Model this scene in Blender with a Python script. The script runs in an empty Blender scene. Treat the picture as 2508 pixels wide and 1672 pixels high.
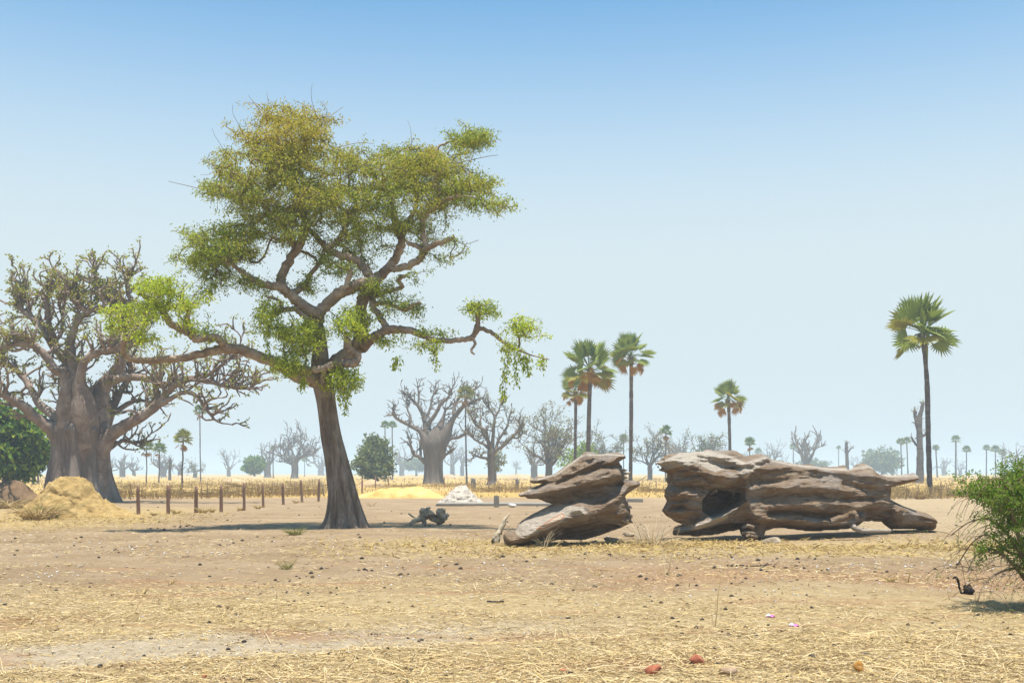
import bpy, math, random
import numpy as np
from mathutils import Vector, Matrix

# ------------------------------------------------------------------ camera, sky, sun, exposure
SC = bpy.context.scene
COL = SC.collection
W0, H0 = 2508.0, 1672.0
F, CX, HY, CH = 2690.0, 1254.0, 1158.0, 1.9          # focal length in photo pixels, horizon row, eye height

cd = bpy.data.cameras.new('camera')
cam = bpy.data.objects.new('camera', cd)
COL.objects.link(cam)
cam.location = (0, 0, CH)
cam.rotation_euler = (math.pi / 2, 0, 0)
cd.sensor_fit = 'HORIZONTAL'
cd.sensor_width = 36.0
cd.lens = F / W0 * 36.0
cd.shift_y = (HY - H0 / 2) / W0
cd.clip_start = 0.1
cd.clip_end = 20000
SC.camera = cam

SUN_EL, SUN_AZ = 84.0, 165.0        # azimuth measured from +Y (away from the camera) towards +X
world = bpy.data.worlds.new('World')
SC.world = world
world.use_nodes = True
wn = world.node_tree.nodes
wl = world.node_tree.links
wn.clear()
sky = wn.new('ShaderNodeTexSky')
sky.sky_type = 'NISHITA'
sky.sun_disc = False
sky.sun_elevation = math.radians(SUN_EL)
sky.sun_rotation = math.radians(SUN_AZ)
sky.altitude = 0
sky.air_density = 1.0
sky.dust_density = 0.3
sky.ozone_density = 4.0
bg = wn.new('ShaderNodeBackground')
bg.inputs['Strength'].default_value = 0.098
wo = wn.new('ShaderNodeOutputWorld')
# dusty air whitens the sky towards the horizon, the same in every direction
tcw = wn.new('ShaderNodeTexCoord')
sepw = wn.new('ShaderNodeSeparateXYZ')
wl.new(tcw.outputs['Generated'], sepw.inputs[0])
mrw = wn.new('ShaderNodeMapRange')
mrw.interpolation_type = 'SMOOTHSTEP'
mrw.inputs['From Min'].default_value = 0.46
mrw.inputs['From Max'].default_value = 0.17
wl.new(sepw.outputs['Z'], mrw.inputs['Value'])
tint = wn.new('ShaderNodeMix')
tint.data_type = 'RGBA'
tint.blend_type = 'MULTIPLY'
tint.inputs[0].default_value = 1.0
tint.inputs[7].default_value = (0.665, 1.10, 1.12, 1)
wl.new(sky.outputs['Color'], tint.inputs[6])
dust = wn.new('ShaderNodeMix')
dust.data_type = 'RGBA'
dust.inputs[7].default_value = (4.15, 4.85, 5.15, 1)
wl.new(mrw.outputs['Result'], dust.inputs[0])
wl.new(tint.outputs[2], dust.inputs[6])
wl.new(dust.outputs[2], bg.inputs['Color'])
wl.new(bg.outputs[0], wo.inputs['Surface'])

sd = bpy.data.lights.new('sun', 'SUN')
sd.energy = 4.6
sd.angle = math.radians(0.6)
sd.color = (1.0, 0.955, 0.88)
sun = bpy.data.objects.new('sun', sd)
COL.objects.link(sun)
el, az = math.radians(SUN_EL), math.radians(SUN_AZ)
sdir = Vector((math.sin(az) * math.cos(el), math.cos(az) * math.cos(el), math.sin(el)))
sun.rotation_euler = sdir.to_track_quat('Z', 'Y').to_euler()
sun.location = (0, 0, 60)

SC.view_settings.view_transform = 'Standard'
SC.view_settings.look = 'None'
SC.view_settings.exposure = 0.78
SC.view_settings.gamma = 1.0
SC.view_settings.use_curve_mapping = False
SC.render.engine = 'CYCLES'
SC.cycles.use_denoising = True
SC.cycles.max_bounces = 6
SC.cycles.volume_bounces = 1
SC.cycles.transparent_max_bounces = 8

# ------------------------------------------------------------------ helpers
RS = np.random.default_rng(11)


def D(y):
    """depth of the flat ground seen at photo row y"""
    return F * CH / (y - HY)


def P(x, y, d):
    return np.array([(x - CX) / F * d, d, CH - (y - HY) / F * d])


_tab = np.random.default_rng(5).random(65536).astype(np.float32) * 2 - 1


def vnoise(p, seed=0):
    p = np.asarray(p, dtype=np.float64)
    i = np.floor(p).astype(np.int64)
    f = p - i
    f = f * f * (3 - 2 * f)
    k = p.shape[-1]
    out = 0
    pr = (73856093, 19349663, 83492791)
    for c in range(2 ** k):
        h = np.full(p.shape[:-1], seed * 7919, dtype=np.int64)
        w = 1.0
        for a in range(k):
            b = (c >> a) & 1
            h = h ^ ((i[..., a] + b) * pr[a])
            w = w * (f[..., a] if b else 1 - f[..., a])
        h = (h ^ (h >> 13)) * 1274126177
        out = out + w * _tab[(h ^ (h >> 16)) & 65535]
    return out


def fbm(p, o=4, seed=0, gain=0.5):
    s, a, t = 0, 1.0, 0
    q = np.asarray(p, dtype=np.float64)
    for k in range(o):
        s = s + a * vnoise(q, seed + k)
        t += a
        a *= gain
        q = q * 2.03 + 17.3
    return s / t


class MB:
    """collects geometry for one mesh"""
    def __init__(self):
        self.v, self.f, self.n, self.att = [], [], 0, []

    def add(self, v, f, att=0.0):
        v = np.asarray(v, dtype=np.float64)
        self.v.append(v)
        self.f.append(np.asarray(f, dtype=np.int64) + self.n)
        a = np.full(len(v), att) if np.isscalar(att) else np.asarray(att)
        self.att.append(a)
        self.n += len(v)

    def mesh(self, name, origin=(0, 0, 0), smooth=True, att=None):
        v = np.concatenate(self.v) - np.asarray(origin)
        loops, starts, tot = [], [], 0
        cnts = []
        for f in self.f:
            if len(f) == 0:
                continue
            loops.append(f.reshape(-1))
            cnts.append(np.full(len(f), f.shape[1]))
        loops = np.concatenate(loops).astype(np.int32)
        cnts = np.concatenate(cnts).astype(np.int32)
        starts = np.concatenate([[0], np.cumsum(cnts)[:-1]]).astype(np.int32)
        me = bpy.data.meshes.new(name)
        me.vertices.add(len(v))
        me.vertices.foreach_set('co', v.astype(np.float32).reshape(-1))
        me.loops.add(len(loops))
        me.loops.foreach_set('vertex_index', loops)
        me.polygons.add(len(cnts))
        me.polygons.foreach_set('loop_start', starts)
        me.polygons.foreach_set('loop_total', cnts)
        me.polygons.foreach_set('use_smooth', np.full(len(cnts), smooth))
        if att:
            a = me.attributes.new(att, 'FLOAT', 'POINT')
            a.data.foreach_set('value', np.concatenate(self.att).astype(np.float32))
        me.update(calc_edges=True)
        return me


def props(o, label=None, cat=None, group=None, kind=None):
    for k, v in (('label', label), ('category', cat), ('group', group), ('kind', kind)):
        if v:
            o[k] = v
    return o


def thing(name, label, cat, base=(0, 0, 0), group=None):
    o = bpy.data.objects.new(name, None)
    o.empty_display_size = 0.3
    COL.objects.link(o)
    o.location = base
    return props(o, label, cat, group)


def wloc(o):
    p = np.zeros(3)
    while o is not None:
        p += np.array(o.location)
        o = o.parent
    return p


def part(name, mb, mat, parent=None, smooth=True, att=None, kind=None, label=None):
    if not mb.v:
        return None
    org = wloc(parent) if parent else (0, 0, 0)
    me = mb.mesh(name, org, smooth, att)
    o = bpy.data.objects.new(name, me)
    COL.objects.link(o)
    o.parent = parent
    me.materials.append(mat)
    return props(o, label, None, None, kind)


def solo(name, mb, mat, label, cat, base, smooth=True, att=None, group=None, kind=None):
    """a thing that is a single mesh"""
    me = mb.mesh(name, base, smooth, att)
    o = bpy.data.objects.new(name, me)
    COL.objects.link(o)
    o.location = base
    me.materials.append(mat)
    return props(o, label, cat, group, kind)


def catmull(pts, m=4):
    pts = np.asarray(pts, dtype=np.float64)
    if len(pts) < 3:
        return pts
    a = np.vstack([2 * pts[0] - pts[1], pts, 2 * pts[-1] - pts[-2]])
    out = []
    t = np.linspace(0, 1, m, endpoint=False)[:, None]
    for i in range(1, len(a) - 2):
        p0, p1, p2, p3 = a[i - 1], a[i], a[i + 1], a[i + 2]
        out.append(0.5 * (2 * p1 + (p2 - p0) * t + (2 * p0 - 5 * p1 + 4 * p2 - p3) * t ** 2 + (3 * p1 - p0 - 3 * p2 + p3) * t ** 3))
    out.append(a[-2][None])
    return np.vstack(out)


def tube(mb, pts, rad, k=6, att=0.0, knob=0.0, tip=True):
    pts = np.asarray(pts, dtype=np.float64)
    n = len(pts)
    rad = np.broadcast_to(np.asarray(rad, dtype=np.float64), (n,)).copy()
    t = np.gradient(pts, axis=0)
    t /= np.linalg.norm(t, axis=1)[:, None] + 1e-9
    ref = np.array([0.31, 0.9, 0.12]) if abs(t[0][1]) < 0.8 else np.array([1.0, 0.1, 0.2])
    u = ref - t[0] * ref.dot(t[0])
    us = []
    for i in range(n):
        u = u - t[i] * u.dot(t[i])
        u = u / (np.linalg.norm(u) + 1e-9)
        us.append(u)
    us = np.array(us)
    vs = np.cross(t, us)
    a = np.arange(k) / k * 2 * math.pi
    r = rad[:, None, None]
    if knob:
        r = r * (1 + knob * RS.uniform(-1, 1, (n, k, 1)))
    ring = pts[:, None, :] + r * (np.cos(a)[None, :, None] * us[:, None, :] + np.sin(a)[None, :, None] * vs[:, None, :])
    V = ring.reshape(-1, 3)
    i = np.arange(n - 1)[:, None] * k
    j = np.arange(k)[None, :]
    j2 = (j + 1) % k
    Fq = np.stack([i + j, i + j2, i + k + j2, i + k + j], axis=-1).reshape(-1, 4)
    if tip:
        V = np.vstack([V, pts[-1] + t[-1] * rad[-1] * 0.6])
        b = (n - 1) * k
        Ft = np.stack([b + np.arange(k), b + (np.arange(k) + 1) % k, np.full(k, n * k)], axis=-1)
        m = mb.n
        mb.add(V, Fq, att)
        mb.f.append(Ft + m)
    else:
        mb.add(V, Fq, att)


def unit(v):
    return v / (np.linalg.norm(v, axis=-1, keepdims=True) + 1e-9)


def leaves(mb, c, axis, L, Wd, att=0.0, rs=RS, flat=0.5):
    """diamond leaflets: centre c, axis direction, length L, width Wd"""
    n = len(c)
    axis = unit(axis)
    nr = unit(rs.normal(size=(n, 3)) * (1 - flat) + np.array([0, 0, 1.0]) * flat)
    side = unit(np.cross(axis, nr))
    up = np.cross(side, axis)
    L = np.broadcast_to(np.asarray(L), (n,))[:, None] * rs.uniform(0.7, 1.3, (n, 1))
    Wd = np.broadcast_to(np.asarray(Wd), (n,))[:, None] * rs.uniform(0.7, 1.3, (n, 1))
    a = c
    b = c + axis * L * 0.45 + side * Wd * 0.5 + up * L * 0.06
    e = c + axis * L - up * L * 0.12
    d = c + axis * L * 0.45 - side * Wd * 0.5 + up * L * 0.06
    V = np.stack([a, b, e, d], axis=1).reshape(-1, 3)
    Fq = np.arange(4 * n).reshape(n, 4)
    at = att if np.isscalar(att) else np.repeat(att, 4)
    mb.add(V, Fq, at)


def surface_nets(f):
    S = f.shape
    C = (S[0] - 1, S[1] - 1, S[2] - 1)
    ins = f < 0
    pos = np.zeros(C + (3,), dtype=np.float32)
    cnt = np.zeros(C, dtype=np.float32)

    def sl(o):
        return tuple(slice(o[a], o[a] + C[a]) for a in range(3))
    cor = [(a, b, c) for a in (0, 1) for b in (0, 1) for c in (0, 1)]
    for a in cor:
        for ax in range(3):
            if a[ax] == 1:
                continue
            b = list(a)
            b[ax] = 1
            fa, fb = f[sl(a)], f[sl(b)]
            cr = ins[sl(a)] != ins[sl(b)]
            t = np.where(cr, fa / np.where(cr, fa - fb, 1), 0)
            for q in range(3):
                pos[..., q] += np.where(cr, a[q] + (t if q == ax else 0), 0)
            cnt += cr
    m = cnt > 0
    idx = np.full(C, -1, dtype=np.int64)
    idx[m] = np.arange(m.sum())
    base = np.argwhere(m)
    V = base + pos[m] / cnt[m][:, None]
    Q = []
    for ax in range(3):
        o1, o2 = [(1, 2), (2, 0), (0, 1)][ax]
        lo = [slice(0, S[a]) for a in range(3)]
        lo[ax] = slice(0, S[ax] - 1)
        hi = list(lo)
        hi[ax] = slice(1, S[ax])
        ch = ins[tuple(lo)] != ins[tuple(hi)]
        e = np.argwhere(ch)
        ok = (e[:, o1] > 0) & (e[:, o2] > 0) & (e[:, o1] < S[o1] - 1) & (e[:, o2] < S[o2] - 1)
        e = e[ok]

        def cell(d1, d2):
            c = e.copy()
            c[:, o1] -= d1
            c[:, o2] -= d2
            return idx[c[:, 0], c[:, 1], c[:, 2]]
        q = np.stack([cell(1, 1), cell(0, 1), cell(0, 0), cell(1, 0)], axis=1)
        fl = ins[e[:, 0], e[:, 1], e[:, 2]]
        q[~fl] = q[~fl][:, ::-1]
        Q.append(q)
    return V, np.vstack(Q)


# ------------------------------------------------------------------ materials
def nodes(name):
    m = bpy.data.materials.new(name)
    m.use_nodes = True
    nt = m.node_tree
    nt.nodes.clear()
    out = nt.nodes.new('ShaderNodeOutputMaterial')
    return m, nt, out


def N(nt, t, **kw):
    n = nt.nodes.new('ShaderNode' + t)
    for k, v in kw.items():
        setattr(n, k, v)
    return n


def ramp(nt, stops, fac):
    r = N(nt, 'ValToRGB')
    el_ = r.color_ramp.elements
    while len(el_) < len(stops):
        el_.new(0.5)
    for e, (p, c) in zip(el_, stops):
        e.position = p
        e.color = (c[0], c[1], c[2], 1)
    nt.links.new(fac, r.inputs['Fac'])
    return r.outputs['Color']


def noise(nt, vec, scale, detail=5, rough=0.6, stretch=None, dist=0.0):
    if stretch:
        mp = N(nt, 'Mapping')
        mp.inputs['Scale'].default_value = stretch
        nt.links.new(vec, mp.inputs['Vector'])
        vec = mp.outputs['Vector']
    n = N(nt, 'TexNoise')
    n.inputs['Scale'].default_value = scale
    n.inputs['Detail'].default_value = detail
    n.inputs['Roughness'].default_value = rough
    n.inputs['Distortion'].default_value = dist
    nt.links.new(vec, n.inputs['Vector'])
    return n.outputs['Fac']


def mixc(nt, a, b, fac, mode='MIX'):
    m = N(nt, 'Mix', data_type='RGBA', blend_type=mode)
    if isinstance(fac, (int, float)):
        m.inputs[0].default_value = fac
    else:
        nt.links.new(fac, m.inputs[0])
    for s, i in ((a, 6), (b, 7)):
        if isinstance(s, tuple):
            m.inputs[i].default_value = (s[0], s[1], s[2], 1)
        else:
            nt.links.new(s, m.inputs[i])
    return m.outputs[2]


def math_(nt, op, a, b=None, clamp=False):
    m = N(nt, 'Math', operation=op)
    m.use_clamp = clamp
    for s, i in ((a, 0), (b, 1)):
        if s is None:
            continue
        if isinstance(s, (int, float)):
            m.inputs[i].default_value = s
        else:
            nt.links.new(s, m.inputs[i])
    return m.outputs[0]


def mrange(nt, v, a, b, c=0.0, d=1.0, smooth=True):
    m = N(nt, 'MapRange')
    if smooth:
        m.interpolation_type = 'SMOOTHSTEP'
    m.inputs['From Min'].default_value = a
    m.inputs['From Max'].default_value = b
    m.inputs['To Min'].default_value = c
    m.inputs['To Max'].default_value = d
    nt.links.new(v, m.inputs['Value'])
    return m.outputs['Result']


def finish(nt, out, col, rough=0.9, bump=None, bdist=0.02, bstr=0.6, trans=0.0, tcol=None):
    b = N(nt, 'BsdfPrincipled')
    b.inputs['Roughness'].default_value = rough
    b.inputs['Specular IOR Level'].default_value = 0.2
    if isinstance(col, tuple):
        b.inputs['Base Color'].default_value = (*col, 1)
    else:
        nt.links.new(col, b.inputs['Base Color'])
    if bump is not None:
        bp = N(nt, 'Bump')
        bp.inputs['Distance'].default_value = bdist
        bp.inputs['Strength'].default_value = bstr
        nt.links.new(bump, bp.inputs['Height'])
        nt.links.new(bp.outputs[0], b.inputs['Normal'])
    sh = b.outputs[0]
    if trans:
        t = N(nt, 'BsdfTranslucent')
        if isinstance(col, tuple):
            t.inputs['Color'].default_value = (*col, 1)
        else:
            nt.links.new(col, t.inputs['Color'])
        ms = N(nt, 'MixShader')
        ms.inputs[0].default_value = trans
        nt.links.new(sh, ms.inputs[1])
        nt.links.new(t.outputs[0], ms.inputs[2])
        sh = ms.outputs[0]
    nt.links.new(sh, out.inputs['Surface'])


def mat_bark(name, c0, c1, c2, scale=3.0, stretch=(1, 1, 0.25), bd=0.05, fine=14.0):
    m, nt, out = nodes(name)
    v = N(nt, 'TexCoord').outputs['Object']
    n1 = noise(nt, v, scale, 6, 0.65, stretch, 0.4)
    n2 = noise(nt, v, fine, 4, 0.7, stretch)
    n3 = noise(nt, v, scale * 0.25, 3, 0.5)
    c = ramp(nt, [(0.3, c0), (0.5, c1), (0.72, c2)], n1)
    c = mixc(nt, c, c2, mrange(nt, n3, 0.5, 0.7, 0, 0.55))
    c = mixc(nt, c, c0, mrange(nt, n2, 0.55, 0.75, 0, 0.6))
    h = math_(nt, 'ADD', n1, math_(nt, 'MULTIPLY', n2, 0.5))
    finish(nt, out, c, 0.92, h, bd, 0.9)
    return m


def mat_leaf(name, cols, trans=0.35, att=None, rough=0.6):
    """cols: ramp by per-leaf random; att: dict(name -> second ramp) blended by attribute"""
    m, nt, out = nodes(name)
    g = N(nt, 'NewGeometry')
    r = g.outputs['Random Per Island']
    c = ramp(nt, [(i / max(1, len(cols) - 1), k) for i, k in enumerate(cols)], r)
    if att:
        a = N(nt, 'Attribute')
        a.attribute_name = 'tint'
        c2 = ramp(nt, [(i / max(1, len(att) - 1), k) for i, k in enumerate(att)], r)
        c = mixc(nt, c, c2, a.outputs['Fac'])
    finish(nt, out, c, rough, trans=trans)
    return m


def mat_soil(name, stops, scale=1.2, bd=0.04, fine=12.0):
    m, nt, out = nodes(name)
    v = N(nt, 'TexCoord').outputs['Object']
    n1 = noise(nt, v, scale, 6, 0.65)
    n2 = noise(nt, v, fine, 5, 0.7)
    c = ramp(nt, stops, n1)
    c = mixc(nt, c, stops[0][1], mrange(nt, n2, 0.55, 0.72, 0, 0.5))
    finish(nt, out, c, 0.95, math_(nt, 'ADD', n1, n2), bd, 0.8)
    return m


M = {}
M['bark'] = mat_bark('bark_acacia', (0.11, 0.0796, 0.0591), (0.22, 0.161, 0.115), (0.385, 0.321, 0.258), 5.0, (1, 1, 0.16), 0.14, 16)
M['limb'] = mat_bark('bark_limb', (0.149, 0.105, 0.0743), (0.284, 0.209, 0.149), (0.486, 0.405, 0.324), 2.4, (1, 1, 1), 0.04, 9)
M['twig'] = mat_bark('twig', (0.12, 0.084, 0.054), (0.192, 0.138, 0.084), (0.288, 0.216, 0.144), 2.0, (1, 1, 1), 0.01, 6)
M['baobab'] = mat_bark('bark_baobab', (0.117, 0.0857, 0.068), (0.194, 0.15, 0.122), (0.302, 0.253, 0.209), 1.6, (1, 1, 0.22), 0.18, 7)
M['baobab_limb'] = mat_bark('bark_baobab_limb', (0.138, 0.0978, 0.0711), (0.241, 0.178, 0.138), (0.39, 0.321, 0.252), 1.2, (1, 1, 1), 0.06, 5)
M['far_bark'] = mat_bark('bark_far_baobab', (0.0888, 0.0652, 0.0502), (0.148, 0.115, 0.0888), (0.222, 0.185, 0.148), 0.5, (1, 1, 0.4), 0.1, 3)
M['palm_bark'] = mat_bark('bark_palm', (0.066, 0.054, 0.0504), (0.12, 0.0996, 0.0912), (0.228, 0.198, 0.174), 1.2, (0.4, 0.4, 2.2), 0.03, 5)
M['leaf_main'] = mat_leaf('leaf_acacia', [(0.148, 0.204, 0.0294), (0.239, 0.304, 0.0391), (0.357, 0.435, 0.049), (0.506, 0.55, 0.0734)], 0.5,
                          [(0.267, 0.231, 0.0342), (0.416, 0.361, 0.049), (0.565, 0.448, 0.0587), (0.684, 0.522, 0.0872)])
M['leaf_fresh'] = mat_leaf('leaf_fresh', [(0.239, 0.319, 0.0242), (0.385, 0.479, 0.0362), (0.544, 0.624, 0.0543), (0.704, 0.73, 0.0845)], 0.5)
M['leaf_baobab'] = mat_leaf('leaf_baobab', [(0.172, 0.213, 0.0342), (0.319, 0.345, 0.0455), (0.478, 0.398, 0.0683), (0.331, 0.411, 0.0512)], 0.45)
M['leaf_dark'] = mat_leaf('leaf_dark', [(0.0345, 0.0805, 0.0138), (0.0805, 0.161, 0.0184), (0.161, 0.276, 0.023), (0.322, 0.391, 0.0345)], 0.4)
M['leaf_grey'] = mat_leaf('leaf_greygreen', [(0.075, 0.11, 0.03), (0.13, 0.17, 0.05), (0.20, 0.235, 0.065), (0.28, 0.28, 0.09)], 0.4)
M['leaf_olive'] = mat_leaf('leaf_olive', [(0.14, 0.14, 0.04), (0.24, 0.22, 0.06), (0.31, 0.27, 0.08), (0.21, 0.24, 0.06)], 0.4)
M['leaf_lime'] = mat_leaf('leaf_lime', [(0.13, 0.20, 0.02), (0.22, 0.32, 0.03), (0.34, 0.42, 0.05)], 0.4)
M['leaf_bush'] = mat_leaf('leaf_thornbush', [(0.055, 0.11, 0.016), (0.12, 0.22, 0.022), (0.20, 0.34, 0.03), (0.28, 0.30, 0.05)], 0.45)
M['palm_leaf'] = mat_leaf('palm_leaf', [(0.0715, 0.127, 0.0248), (0.121, 0.196, 0.0327), (0.198, 0.271, 0.0446), (0.297, 0.323, 0.0545)], 0.35, rough=0.45)
M['palm_leaf_yellow'] = mat_leaf('palm_leaf_yellow', [(0.14, 0.18, 0.03), (0.24, 0.25, 0.04), (0.36, 0.32, 0.05)], 0.3, rough=0.5)
M['palm_dead'] = mat_leaf('palm_leaf_dead', [(0.285, 0.142, 0.0149), (0.398, 0.208, 0.0186), (0.494, 0.283, 0.0298), (0.322, 0.18, 0.0298)], 0.3)
M['straw'] = mat_leaf('straw', [(0.19, 0.121, 0.0524), (0.381, 0.264, 0.116), (0.515, 0.373, 0.167), (0.672, 0.527, 0.272), (0.616, 0.494, 0.303)], 0.15, rough=0.7)
M['straw_gold'] = mat_leaf('straw_gold', [(0.26, 0.17, 0.06), (0.40, 0.28, 0.095), (0.52, 0.38, 0.14), (0.42, 0.31, 0.14)], 0.2, rough=0.7)
M['straw_pale'] = mat_leaf('straw_pale', [(0.45, 0.36, 0.22), (0.60, 0.50, 0.34), (0.72, 0.62, 0.46)], 0.2, rough=0.7)
M['brush'] = mat_leaf('dry_brush', [(0.216, 0.144, 0.06), (0.384, 0.264, 0.108), (0.6, 0.432, 0.168), (0.48, 0.36, 0.204)], 0.1, rough=0.8)
M['post'] = mat_bark('fence_post_wood', (0.156, 0.09, 0.0576), (0.264, 0.156, 0.102), (0.432, 0.324, 0.252), 3, (1, 1, 0.3), 0.01, 20)
M['mound'] = mat_soil('termite_mound', [(0.3, (0.23, 0.145, 0.051)), (0.5, (0.383, 0.255, 0.0935)), (0.72, (0.476, 0.34, 0.145))], 1.6, 0.10, 7)
M['yellow_sand'] = mat_soil('yellow_sand', [(0.3, (0.45, 0.27, 0.07)), (0.5, (0.62, 0.42, 0.14)), (0.7, (0.70, 0.50, 0.20))], 0.8, 0.06, 5)
M['shaded_earth'] = mat_soil('shaded_earth', [(0.3, (0.10, 0.06, 0.03)), (0.5, (0.17, 0.105, 0.055)), (0.7, (0.24, 0.155, 0.085))], 1.0, 0.08, 6)  # tree shade over the left bank is put into this soil colour
M['far_mound'] = mat_soil('far_earth', [(0.3, (0.38, 0.24, 0.12)), (0.6, (0.52, 0.36, 0.19))], 0.5, 0.05, 3)
M['white_rubble'] = mat_soil('white_rubble', [(0.3, (0.357, 0.297, 0.235)), (0.5, (0.51, 0.437, 0.352)), (0.7, (0.612, 0.544, 0.454))], 2.5, 0.08, 9)
M['concrete'] = mat_soil('concrete', [(0.3, (0.20, 0.18, 0.15)), (0.55, (0.28, 0.25, 0.20)), (0.75, (0.34, 0.30, 0.24))], 1.5, 0.01, 18)
M['grey_stone'] = mat_soil('grey_stone', [(0.3, (0.10, 0.09, 0.08)), (0.6, (0.20, 0.18, 0.16))], 2.5, 0.02, 14)
M['white_stone'] = mat_soil('white_stone', [(0.3, (0.50, 0.47, 0.42)), (0.6, (0.70, 0.67, 0.62))], 5, 0.01, 20)
M['red_rock'] = mat_soil('laterite', [(0.3, (0.20, 0.06, 0.03)), (0.5, (0.38, 0.13, 0.07)), (0.72, (0.50, 0.22, 0.12))], 9, 0.012, 40)
M['orange_rock'] = mat_soil('orange_rock', [(0.3, (0.20, 0.09, 0.02)), (0.5, (0.38, 0.18, 0.04)), (0.72, (0.50, 0.28, 0.08))], 9, 0.012, 40)
M['brown_rock'] = mat_soil('brown_rock', [(0.3, (0.24, 0.15, 0.09)), (0.5, (0.36, 0.25, 0.16)), (0.72, (0.46, 0.34, 0.24))], 9, 0.01, 40)
M['dark_rock'] = mat_soil('dark_stone', [(0.3, (0.055, 0.045, 0.035)), (0.5, (0.10, 0.08, 0.06)), (0.72, (0.17, 0.14, 0.11))], 14, 0.008, 50)
M['dung'] = mat_soil('dung', [(0.3, (0.035, 0.028, 0.022)), (0.6, (0.07, 0.055, 0.045))], 30, 0.004, 80)
M['driftwood'] = mat_bark('driftwood', (0.195, 0.15, 0.0975), (0.36, 0.285, 0.195), (0.57, 0.48, 0.36), 5, (1, 1, 1), 0.02, 20)
M['black_scrap'] = mat_soil('burnt_scrap', [(0.3, (0.012, 0.011, 0.011)), (0.7, (0.035, 0.03, 0.03))], 10, 0.01, 30)
M['pink'] = mat_soil('pink_plastic', [(0.3, (0.45, 0.10, 0.30)), (0.7, (0.60, 0.20, 0.42))], 10, 0.002, 30)
M['white_plastic'] = mat_soil('white_plastic', [(0.3, (0.70, 0.70, 0.74)), (0.7, (0.80, 0.80, 0.82))], 10, 0.002, 30)


def mat_logwood():
    m, nt, out = nodes('weathered_baobab_wood')
    v = N(nt, 'TexCoord').outputs['Object']
    big = noise(nt, v, 0.75, 4, 0.6, (1, 1, 2.0), 0.6)
    med = noise(nt, v, 2.6, 6, 0.65, (0.6, 1, 2.6), 0.8)
    fib = noise(nt, v, 7.0, 6, 0.7, (0.35, 1, 3.2), 0.5)
    fine = noise(nt, v, 34.0, 4, 0.7, (0.7, 1, 1.4))
    c = ramp(nt, [(0.28, (0.184, 0.113, 0.064)), (0.46, (0.356, 0.244, 0.152)), (0.60, (0.454, 0.341, 0.24)), (0.78, (0.497, 0.399, 0.305))], med)
    c = mixc(nt, c, (0.443, 0.378, 0.32), mrange(nt, big, 0.5, 0.64, 0, 0.75))
    c = mixc(nt, c, (0.356, 0.215, 0.105), mrange(nt, big, 0.44, 0.32, 0, 0.6))
    c = mixc(nt, c, (0.108, 0.0662, 0.04), mrange(nt, fib, 0.56, 0.74, 0, 0.55))
    c = mixc(nt, c, (0.594, 0.493, 0.39), mrange(nt, fine, 0.56, 0.70, 0, 0.5))
    spot = noise(nt, v, 1.6, 5, 0.7, (0.8, 1, 1.6))
    c = mixc(nt, c, (0.162, 0.0998, 0.055), mrange(nt, spot, 0.56, 0.68, 0, 0.55))
    c = mixc(nt, c, (0.562, 0.462, 0.36), mrange(nt, spot, 0.42, 0.32, 0, 0.5))
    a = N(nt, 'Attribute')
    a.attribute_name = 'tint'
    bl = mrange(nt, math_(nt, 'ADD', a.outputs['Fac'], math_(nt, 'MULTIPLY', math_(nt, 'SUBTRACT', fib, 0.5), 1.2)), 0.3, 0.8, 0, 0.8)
    c = mixc(nt, c, (0.734, 0.63, 0.5), bl)  # pale colour: bleached torn wood, and sunlit tops painted in
    w = math_(nt, 'ADD', math_(nt, 'SUBTRACT', a.outputs['Fac'], 2.0), math_(nt, 'MULTIPLY', math_(nt, 'SUBTRACT', fine, 0.5), 0.6))
    c = mixc(nt, c, (0.67, 0.263, 0.11), mrange(nt, w, -0.35, 0.1, 0, 0.9))
    c = mixc(nt, c, (0.8, 0.651, 0.48), mrange(nt, w, 0.25, 0.6, 0, 0.9))
    h = math_(nt, 'ADD', math_(nt, 'MULTIPLY', med, 1.2), math_(nt, 'ADD', fib, math_(nt, 'MULTIPLY', fine, 0.5)))
    finish(nt, out, c, 0.93, h, 0.20, 1.0)
    return m


M['log'] = mat_logwood()


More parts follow.
